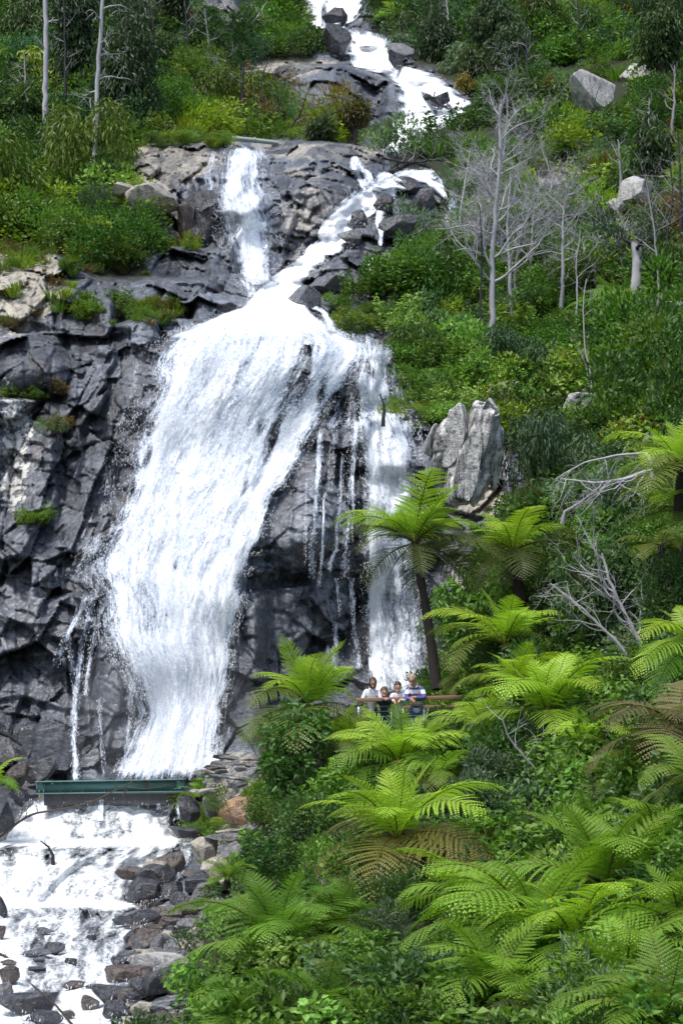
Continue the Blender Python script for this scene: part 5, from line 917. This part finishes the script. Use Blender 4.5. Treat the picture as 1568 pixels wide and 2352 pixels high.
# ---------------------------------------------------------------- weir: green steel beam over a concrete wall
STEEL = simple('green_painted_steel', (.10, .205, .19), .45, .2, var=.35, scale=3, bumpd=.004, stretch=(1, 1, 3)); WHITEP = simple('white_paint', (.75, .76, .76), .5, var=.05, bumpd=0)
CONC = simple('wet_concrete', (.075, .078, .085), .35, var=.55, scale=2.2, stretch=(3, 3, .5), bumpd=.03); TIMBER = simple('red_brown_timber', (.31, .165, .10), .5, var=.3, scale=4, stretch=(.6, 6, 6), bumpd=.004)
OLDT = simple('old_brown_timber', (.10, .05, .04), .7, var=.3, bumpd=.005); METAL = simple('galvanised_steel', (.55, .56, .58), .35, .9, var=.1, bumpd=0); CABLE = simple('wire_cable', (.6, .62, .64), .35, .8, var=.05, bumpd=0)
PIPE = simple('grey_green_pipe', (.22, .26, .24), .5, .1, var=.2, bumpd=.004)
def box(c, s, bev=0.0):
    """bevelled box: centre, full size"""
    import bmesh
    bm = bmesh.new(); bmesh.ops.create_cube(bm, size=1)
    for v in bm.verts: v.co = Vector((v.co.x*s[0]+c[0], v.co.y*s[1]+c[1], v.co.z*s[2]+c[2]))
    if bev: bmesh.ops.bevel(bm, geom=bm.edges[:], offset=bev, segments=2, affect='EDGES', profile=.5)
    bmesh.ops.triangulate(bm, faces=bm.faces[:]); bm.verts.index_update()
    V_ = np.array([v.co[:] for v in bm.verts]); F_ = np.array([[v.index for v in f.verts] for f in bm.faces]); bm.free(); return V_, F_, np.zeros(len(V_))
def part(name, geo, m, parent, rot=None, smooth=False):
    o = mesh_obj(name, geo[0], geo[1], m, parent, smooth=smooth)
    if rot: o.rotation_euler = rot
    return o
YB = 49.5; pb_ = PX(YB); bl = P(83, 1809, YB); brr = P(424, 1803, YB); beam = empty('steel_beam', (bl+brr)/2, 0); tag(beam, 'green riveted steel beam spanning the stream over the weir', 'steel beam')
Lb = (brr-bl).length; beam.rotation_euler = (0, -math.atan2(brr.z-bl.z, brr.x-bl.x), R(-1.2)); hb = .27
part('web', box((0, 0, 0), (Lb, .02, hb)), STEEL, beam); part('top_flange', box((0, -.06, hb/2+.012), (Lb, .20, .024), .004), STEEL, beam); part('bottom_flange', box((0, -.06, -hb/2-.012), (Lb, .20, .024), .004), STEEL, beam)
for i in range(11):
    x = -Lb/2+.62+i*.275
    part('rib', box((x, -.055, hb/2-.02), (.014, .07, .035)), STEEL, beam); part('rib', box((x, -.055, -hb/2+.02), (.014, .07, .035)), STEEL, beam)
part('end_plate', box((-Lb/2+.12, -.018, 0), (.24, .012, hb-.03)), STEEL, beam); part('end_plate', box((Lb/2-.1, -.018, 0), (.2, .012, hb-.03)), STEEL, beam)
for x, z in ((.10, .09), (.14, .09), (.08, -.07), (.08, -.11), (.19, -.07), (.19, -.11), (.40, .09), (.43, .09), (Lb-.12, .09), (Lb-.16, .09), (Lb-.12, -.08), (Lb-.24, -.08)):
    part('bolt', box((-Lb/2+x, -.03, z), (.022, .02, .022), .005), WHITEP, beam)
part('timber_block', box((Lb/2-.94, -.03, .02), (.07, .03, .17), .008), OLDT, beam)
wl_ = empty('weir_wall', P(262, 1835, 49.75)); tag(wl_, 'dark wet concrete wall under the green steel beam', 'weir')
part('concrete_face', box((0, .25, .0), (3.5, .5, .34), .02), CONC, wl_); part('sill', box((0, -.03, .145), (3.5, .06, .05), .008), CONC, wl_)
part('timber_post', box((-1.83, -.05, .18), (.06, .1, .34), .008), simple('pale_timber', (.36, .26, .15), .7), wl_)
for k, (ua, ub, va) in enumerate([(226,240,1826),(362,366,1800),(404,424,1822)]):
    S(fall('waterfall', [(ua,va),(ua-3,va+40),(ua-6,va+60)], [(ub,va),(ub+3,va+40),(ub+6,va+60)], dens=.62, edge=(.3,.3), off=.6 if k != 2 else .4, bulge=.05, seed=80+k, spray=.5, step=2.0, rough=.3), 'thin spout of water over the weir')
pipe = empty('pipe', P(585, 322, 82.2)); tag(pipe, 'grey green metal pipe lying on the ledge above the left falls', 'pipe')
tv, tf, _ = tube([tuple(P(532, 317, 82.2)-pipe.location), tuple(P(585, 322, 82.2)-pipe.location), tuple(P(640, 329, 82.2)-pipe.location)], .095, 14); mesh_obj('pipe_run', tv, tf, PIPE, pipe, smooth=True)
tv, tf, _ = tube([tuple(P(583, 321.8, 82.2)-pipe.location), tuple(P(587, 322.2, 82.2)-pipe.location)], .125, 14); mesh_obj('collar', tv, tf, PIPE, pipe, smooth=True)

# ---------------------------------------------------------------- viewing walkway and railing
def beam_between(p, q, w, h, bev=.008):
    d = q-p; L_ = d.length; g = box((0, 0, 0), (L_, w, h), bev); x = d.normalized(); y = Vector((0, 0, 1)).cross(x).normalized(); z = x.cross(y)
    M_ = np.array([x, y, z]); c = (p+q)/2; return g[0]@M_+np.array(c), g[1], g[2]
wk = empty('walkway_railing', P(935, 1720, 45)); tag(wk, 'timber topped wire railing of the viewing walkway', 'railing'); o_ = wk.location
A_, B_ = P(818, 1607.8, 45.0)-o_, P(1075, 1600.8, 45.6)-o_; C_ = P(1500, 1590.5, 49.0)-o_
def on(t): return A_+(B_-A_)*t if t <= 1 else B_+(C_-B_)*(t-1)
part('handrail', beam_between(A_, B_, .16, .085), TIMBER, wk); part('handrail', beam_between(B_, C_, .16, .085), TIMBER, wk)
for t in (0.02, .31, .60, .91, 1.25, 1.5, 1.75, 1.97):
    p = on(t); part('post', box((p.x, p.y, p.z-.58), (.028, .028, 1.08)), METAL, wk); part('bracket', box((p.x, p.y-.01, p.z-.058), (.16, .05, .02)), METAL, wk)
for k in range(8):
    dz = Vector((0, 0, -.16-.115*k)); g = stemtubes([(np.array([A_+dz, B_+dz]), .0055, 4), (np.array([B_+dz, C_+dz]), .0055, 4)]); part('wire', g, CABLE, wk)
part('deck', beam_between(A_+Vector((0, .7, -1.17)), B_+Vector((0, .7, -1.17)), 1.5, .08), TIMBER, wk); part('deck', beam_between(B_+Vector((0, .7, -1.17)), C_+Vector((0, .7, -1.17)), 1.5, .08), TIMBER, wk)
part('edge_board', beam_between(A_+Vector((0, -.08, -1.14)), B_+Vector((0, -.08, -1.14)), .05, .16), TIMBER, wk)
bk = empty('rear_railing', P(935, 1720, 46.6)); tag(bk, 'lower timber rail on the far side of the walkway behind the family', 'railing'); o2 = bk.location
A2, B2, C2 = P(950, 1624, 46.7)-o2, P(1085, 1623, 47.2)-o2, P(1500, 1602, 50.2)-o2; A2 = P(925, 1625, 46.6)-o2
part('rail', beam_between(A2, B2, .12, .075), TIMBER, bk); part('rail', beam_between(B2, C2, .12, .075), TIMBER, bk)
for t in (0.0, .33, .66, 1.0):
    p = A2+(B2-A2)*t; part('post', box((p.x, p.y, p.z-.46), (.04, .04, .85)), METAL, bk)
DECKZ = P(900, 1608, 45).z-1.13
# ---------------------------------------------------------------- the family at the railing
SKIN = simple('skin', (.52, .30, .21), .55, var=.06, bumpd=0); SKIN_T = simple('tanned_skin', (.42, .22, .15), .55, var=.06, bumpd=0)
HAIRD = simple('dark_brown_hair', (.025, .014, .011), .5, var=.4, scale=30, bumpd=.004); HAIRB = simple('brown_hair', (.075, .04, .022), .5, var=.4, scale=30, bumpd=.004); HAIRS = simple('sandy_grey_hair', (.30, .23, .15), .6, var=.4, scale=30, bumpd=.004)
EYEW = simple('eye_white', (.75, .74, .72), .3, var=0, bumpd=0); EYED = simple('eye_dark', (.02, .015, .012), .2, var=0, bumpd=0); LIP = simple('lips', (.42, .15, .13), .5, var=0, bumpd=0)
DENIM = simple('denim', (.07, .12, .24), .8, var=.2, scale=40, bumpd=.002); NAVY = simple('navy_cloth', (.02, .03, .075), .8, var=.15, bumpd=.003); PALE = simple('pale_blue_white_cloth', (.66, .71, .80), .8, var=.06, bumpd=.004)
def striped(name, base, band, bands=None, freq=None, duty=.5):
    m, nt, pb, out = mat(name); b = NB(nt); z = b.n('ShaderNodeSeparateXYZ', {0: b.n('ShaderNodeTexCoord').outputs['Object']}).outputs[2]
    if bands:
        f = None
        for lo, hi in bands:
            g = b.math('MULTIPLY', b.math('GREATER_THAN', z, lo), b.math('LESS_THAN', z, hi)); f = g if f is None else b.math('MAXIMUM', f, g)
    else: f = b.math('LESS_THAN', b.math('FRACT', b.math('MULTIPLY', z, freq)), duty)
    b.set(pb.inputs['Base Color'], b.mix(f, base, band)); pb.inputs['Roughness'].default_value = .8; return m
def skinned(name, chains, m, parent, sub=1, extra=None, vox=None):
    """chains: list of [(x,y,z,r), ...]; later chains start at a point of an earlier one (same coordinates join)"""
    vs, es, rs, key = [], [], [], {}
    for ch in chains:
        prev = None
        for (x, y, z, r_) in ch:
            k = (round(x, 3), round(y, 3), round(z, 3))
            if k not in key: key[k] = len(vs); vs.append((x, y, z)); rs.append(r_)
            i = key[k]
            if prev is not None and prev != i: es.append((prev, i))
            prev = i
    me = bpy.data.meshes.new(name); me.from_pydata(vs, es, []); ob = bpy.data.objects.new(name, me); COL.objects.link(ob)
    sk = ob.modifiers.new('skin', 'SKIN'); sk.use_smooth_shade = True
    if not me.skin_vertices: me.skin_vertices.new(name='')
    for i, r_ in enumerate(rs): me.skin_vertices[0].data[i].radius = (r_, r_) if not isinstance(r_, tuple) else r_; me.skin_vertices[0].data[i].use_root = i == 0
    ss = ob.modifiers.new('sub', 'SUBSURF'); ss.levels = sub+1; ss.render_levels = sub+1
    dg = bpy.context.evaluated_depsgraph_get(); dg.update(); nm = bpy.data.meshes.new_from_object(ob.evaluated_get(dg)); bpy.data.objects.remove(ob)
    if extra or vox:
        co = np.empty(len(nm.vertices)*3, np.float32); nm.vertices.foreach_get('co', co); co = co.reshape(-1, 3)
        nm.calc_loop_triangles(); tr = np.empty(len(nm.loop_triangles)*3, np.int32); nm.loop_triangles.foreach_get('vertices', tr); tr = tr.reshape(-1, 3)
        V_, F_ = [co], [tr]; o_n = len(co)
        for ev, ef in (extra or []): V_.append(ev); F_.append(ef+o_n); o_n += len(ev)
        tmp = mesh_obj(name, np.concatenate(V_), np.concatenate(F_), None); rm = tmp.modifiers.new('remesh', 'REMESH'); rm.mode = 'VOXEL'; rm.voxel_size = vox or .009; rm.use_smooth_shade = True
        sm = tmp.modifiers.new('smooth', 'SMOOTH'); sm.factor = .5; sm.iterations = 1
        dg = bpy.context.evaluated_depsgraph_get(); dg.update(); nm = bpy.data.meshes.new_from_object(tmp.evaluated_get(dg)); bpy.data.objects.remove(tmp)
    nm.materials.clear(); nm.materials.append(m); nm.polygons.foreach_set('use_smooth', np.ones(len(nm.polygons), bool))
    ob = bpy.data.objects.new(name, nm); COL.objects.link(ob); ob.parent = parent; return ob
I3 = ico(4)
def ell(c, s, fn=None):
    V_ = I3[0].copy()
    if fn: V_ = fn(V_)
    return V_*np.array(s)+np.array(c), I3[1]
def rotz(V_, a, c): c_, s_ = math.cos(a), math.sin(a); return (V_-c)@np.array([[c_, s_, 0], [-s_, c_, 0], [0, 0, 1]])+c
def head_parts(hc, hs, turn, root, skin, hair, style):
    """hc head centre, hs half height; face looks along -y turned by `turn`"""
    hc = np.array(hc); w = hs*.70; d = hs*.86
    def skull(V_):
        V_ = V_.copy(); z = V_[:, 2]; k = np.where(z < 0, 1-.30*(-z)**1.5, 1); V_[:, 0] *= k; V_[:, 1] *= np.where(z < 0, 1-.18*(-z), 1); V_[:, 1] += np.where(z < -.3, -.10*(-z-.3), 0); return V_
    T = lambda g: (rotz(g[0], turn, hc), g[1])
    ex = [T(ell(hc, (w, d, hs), skull)), T(ell(hc+np.array([0, -d*.98, -hs*.12]), (hs*.12, hs*.20, hs*.20))), T(ell(hc+np.array([0, -d*.72, -hs*.78]), (hs*.28, hs*.24, hs*.2))),
          T(ell(hc+np.array([w*.98, hs*.08, -hs*.05]), (hs*.09, hs*.17, hs*.24))), T(ell(hc+np.array([-w*.98, hs*.08, -hs*.05]), (hs*.09, hs*.17, hs*.24))),
          T(ell(hc+np.array([0, -d*.84, hs*.20]), (hs*.48, hs*.12, hs*.08)))]
    for s_ in (-1, 1):
        g = T(ell(hc+np.array([s_*hs*.29, -d*.87, hs*.05]), (hs*.13, hs*.07, hs*.075))); mesh_obj('eye', g[0], g[1], EYEW, root, True)
        g = T(ell(hc+np.array([s_*hs*.29, -d*.945, hs*.05]), (hs*.065, hs*.03, hs*.07))); mesh_obj('iris', g[0], g[1], EYED, root, True)
        g = T(ell(hc+np.array([s_*hs*.30, -d*.925, hs*.22]), (hs*.18, hs*.05, hs*.035))); mesh_obj('eyebrow', g[0], g[1], hair, root, True)
    g = T(ell(hc+np.array([0, -d*.915, -hs*.47]), (hs*.23, hs*.06, hs*.06))); mesh_obj('mouth', g[0], g[1], LIP, root, True)
    def hairfn(V_):
        q = V_*3.1; V_ = V_*(1+.16*(fbm(q[:, 0]*2+q[:, 2], q[:, 1]*2-q[:, 2], 3, int(abs(hc[0])*97)+3)-.5)[:, None]); return V_
    V_, F_ = ell(hc+np.array([0, hs*.13, hs*.16]), (w*1.16, d*1.08, hs*1.0), hairfn)
    rel = (V_-hc)/hs; front = rel[:, 1] < (-.05 if style != 'long' else -.0)
    low = np.where(front, .40 if style != 'wavy' else .34, -.45 if style == 'short' else (-.35 if style == 'wavy' else -.5))
    if style == 'long': low = np.where(rel[:, 1] < -.55, .55, -1.0); V_[:, 2] = np.where((rel[:, 1] > -.45) & (rel[:, 2] < 0), V_[:, 2]-hs*.95*np.clip(-rel[:, 2], 0, 1), V_[:, 2])
    rel = (V_-hc)/hs; lowc = low+.06*np.sin(rel[:, 0]*17)
    if style == 'long': lowc = np.where((rel[:, 1] < -.12) & (np.abs(rel[:, 0]) < .56), .50, -1.6)
    V_[:, 2] = np.maximum(V_[:, 2], hc[2]+lowc*hs)
    g = T((V_, F_)); mesh_obj('hair', g[0], g[1], hair, root, True)
    return ex
def hand(wr, dirv, side, curl=.8, s=1.0, thumb=(0, 0, 1)):
    """palm + five fingers as skin chains hanging from the wrist point"""
    d = Vector(dirv).normalized(); a = Vector(side).normalized(); dn = d.cross(a).normalized(); dn = dn if dn.z < 0 else -dn; w = Vector(wr[:3]); ch = []
    pc = w+d*.045*s; ch.append([wr, (*pc, (.034*s))])
    for k, (off, ln) in enumerate(((-.030, .062), (-.010, .072), (.011, .068), (.030, .054))):
        r0 = pc+d*.035*s+a*off*s; p1 = r0+d*ln*.45*s+dn*ln*.15*curl*s; p2 = p1+(d*(1-curl)*.4+dn*curl)*ln*.35*s; p3 = p2+(dn*.8-d*.2*curl)*ln*.25*s
        ch.append([(*pc, .034*s), (*r0, .010*s), (*p1, .009*s), (*p2, .0085*s), (*p3, .007*s)])
    t0 = w+d*.02*s-a*.030*s; t1 = t0+(d*.5-a*.7)*.04*s; t2 = t1+(d*.9+dn*.3)*.03*s; ch.append([wr, (*t0, .012*s), (*t1, .010*s), (*t2, .008*s)])
    return ch
def person(u, Y, label, height, joints, sk, hair, style, shirt, trousers, turn, hs, group='family leaning on the railing', collar=None, sleeve=1.0, hem=None):
    """joints in metres from the point on the deck: pelvis, chest, neck, head, and per side shoulder, elbow, wrist, hand direction"""
    base = Vector((P(u, 1600, Y).x, Y, DECKZ)); root = empty('person', base); tag(root, label, 'person', group); J = joints; s = height
    pel, ch_, nk, hd = J['pelvis'], J['chest'], J['neck'], J['head']; bw = J.get('w', 1.0)
    body = [[(*pel, .115*bw), (*ch_, .125*bw), (*nk, .05*bw), (hd[0], hd[1]+.01, hd[2]-hs*.45, .05*bw)]]
    sh = [[(pel[0], pel[1], pel[2]-.14, .125*bw), (*pel, .135*bw), ((pel[0]+ch_[0])/2, (pel[1]+ch_[1])/2, (pel[2]+ch_[2])/2, .13*bw), (*ch_, .140*bw), (nk[0], nk[1], nk[2]-.045, .075*bw)]]
    tr = [[(pel[0], pel[1], pel[2]+.10, .125*bw), (*pel, .128*bw)]]
    for sd in ('L', 'R'):
        S_, E_, W_, hdv, av = J[sd]
        body.append([(*ch_, .125*bw), (*S_, .058*bw), (*E_, .042*bw), (*W_, .028*bw)]); body += hand((*W_, .028*bw), hdv, av, s=.95*bw)
        sh.append([(*ch_, .140*bw), (*S_, .076*bw), (*(Vector(S_)*.5+Vector(E_)*.5), .064*bw), (*E_, .055*bw), (*(Vector(E_)*(1-.92*sleeve)+Vector(W_)*.92*sleeve), .040*bw)])
        x = .10*bw*(1 if sd == 'L' else -1); ft = (pel[0]+x*1.1, pel[1]+.06, .06)
        body.append([(*pel, .115*bw), (pel[0]+x, pel[1], pel[2]-.08, .085*bw), (pel[0]+x*1.05, pel[1]-.02, pel[2]*.52, .055*bw), (*ft, .04*bw), (ft[0], ft[1]-.13, .035, .035*bw)])
        tr.append([(*pel, .13*bw), (pel[0]+x, pel[1], pel[2]-.08, .098*bw), (pel[0]+x*1.05, pel[1]-.02, pel[2]*.52, .072*bw), (ft[0], ft[1], .10, .058*bw)])
    ex = head_parts(hd, hs, turn, root, sk, hair, style)
    skinned('body', body, sk, root, 1, ex, .008); o = skinned('shirt', sh, shirt, root, 1); skinned('trousers', tr, trousers, root, 1)
    for sd in (-1, 1):
        g = ell((pel[0]+sd*.11*bw, pel[1]-.02, .05), (.045*bw, .13*bw, .045*bw)); mesh_obj('shoe', g[0], g[1], EYED, root, True)
    if collar:
        tv, tf, _ = tube([(nk[0]+.075*bw*math.cos(t), nk[1]-.01+.07*bw*math.sin(t)-.02*(math.sin(t) < 0), nk[2]-.01-.03*(math.sin(t) < -.5)) for t in np.linspace(-1.2, 4.34, 14)], .016, 6); mesh_obj('collar', tv, tf, collar, root, True)
    return root
RL = 1.105                                               # top of the handrail above the deck
RUGBY = striped('rugby_stripes', (.085, .09, .27), (.70, .72, .80), bands=[(1.02, 1.10), (1.27, 1.36), (.70, .94)])
TEE = striped('thin_stripes', (.74, .76, .80), (.30, .40, .62), freq=26, duty=.22)
person(951, 45.32, 'tall man in blue and white striped rugby shirt leaning with folded hands', 1.8,
 dict(pelvis=(.06, .22, .94), chest=(.03, .08, 1.30), neck=(-.01, .02, 1.46), head=(-.05, -.03, 1.585), w=1.06,
  L=((.19, .07, 1.36), (.22, -.10, 1.17), (-.01, -.20, 1.19), (-1, -.1, -.2), (0, -.6, .8)), R=((-.14, .05, 1.36), (-.19, -.12, 1.16), (-.07, -.24, 1.155), (.5, -.6, -.6), (.8, -.2, .3))), SKIN_T, HAIRS, 'short', RUGBY, DENIM, R(-12), .122, collar=PALE)
person(913, 45.30, 'boy in a pale blue long sleeved top standing left of the man', 1.5,
 dict(pelvis=(.0, .16, .80), chest=(.0, .05, 1.16), neck=(.0, .0, 1.31), head=(.0, -.03, 1.425), w=.86,
  L=((.14, .04, 1.22), (.18, -.06, 1.10), (.05, -.28, 1.135), (-.5, -.6, -.5), (.7, -.5, .2)), R=((-.13, .04, 1.22), (-.17, -.05, 1.10), (-.08, -.28, 1.12), (.2, -.6, -.8), (.9, 0, 0))), SKIN, HAIRD, 'short', PALE, DENIM, R(4), .108)
person(883, 45.28, 'younger boy with wavy hair in a navy top between the woman and the other boy', 1.35,
 dict(pelvis=(.0, .14, .72), chest=(.02, .05, 1.05), neck=(.0, .0, 1.20), head=(-.01, -.03, 1.315), w=.82,
  L=((.14, .03, 1.11), (.22, -.06, 1.07), (.07, -.26, 1.145), (-1, -.1, .2), (0, -.5, .8)), R=((-.12, .03, 1.11), (-.16, -.08, 1.08), (.0, -.27, 1.14), (.9, -.2, .1), (0, -.6, .8))), SKIN, HAIRB, 'wavy', NAVY, DENIM, R(3), .108)
person(854, 45.34, 'woman with long dark hair and thinly striped white polo shirt', 1.68,
 dict(pelvis=(-.02, .20, .92), chest=(.0, .10, 1.25), neck=(.01, .06, 1.40), head=(.02, .03, 1.52), w=.90,
  L=((.16, .09, 1.30), (.21, -.02, 1.13), (.07, -.22, 1.15), (-.8, -.4, -.1), (0, -.6, .8)), R=((-.15, .09, 1.30), (-.22, -.02, 1.12), (-.07, -.22, 1.15), (.8, -.4, -.1), (0, -.6, .8))), SKIN_T, HAIRD, 'long', TEE, NAVY, R(6), .112, collar=PALE, sleeve=.55)
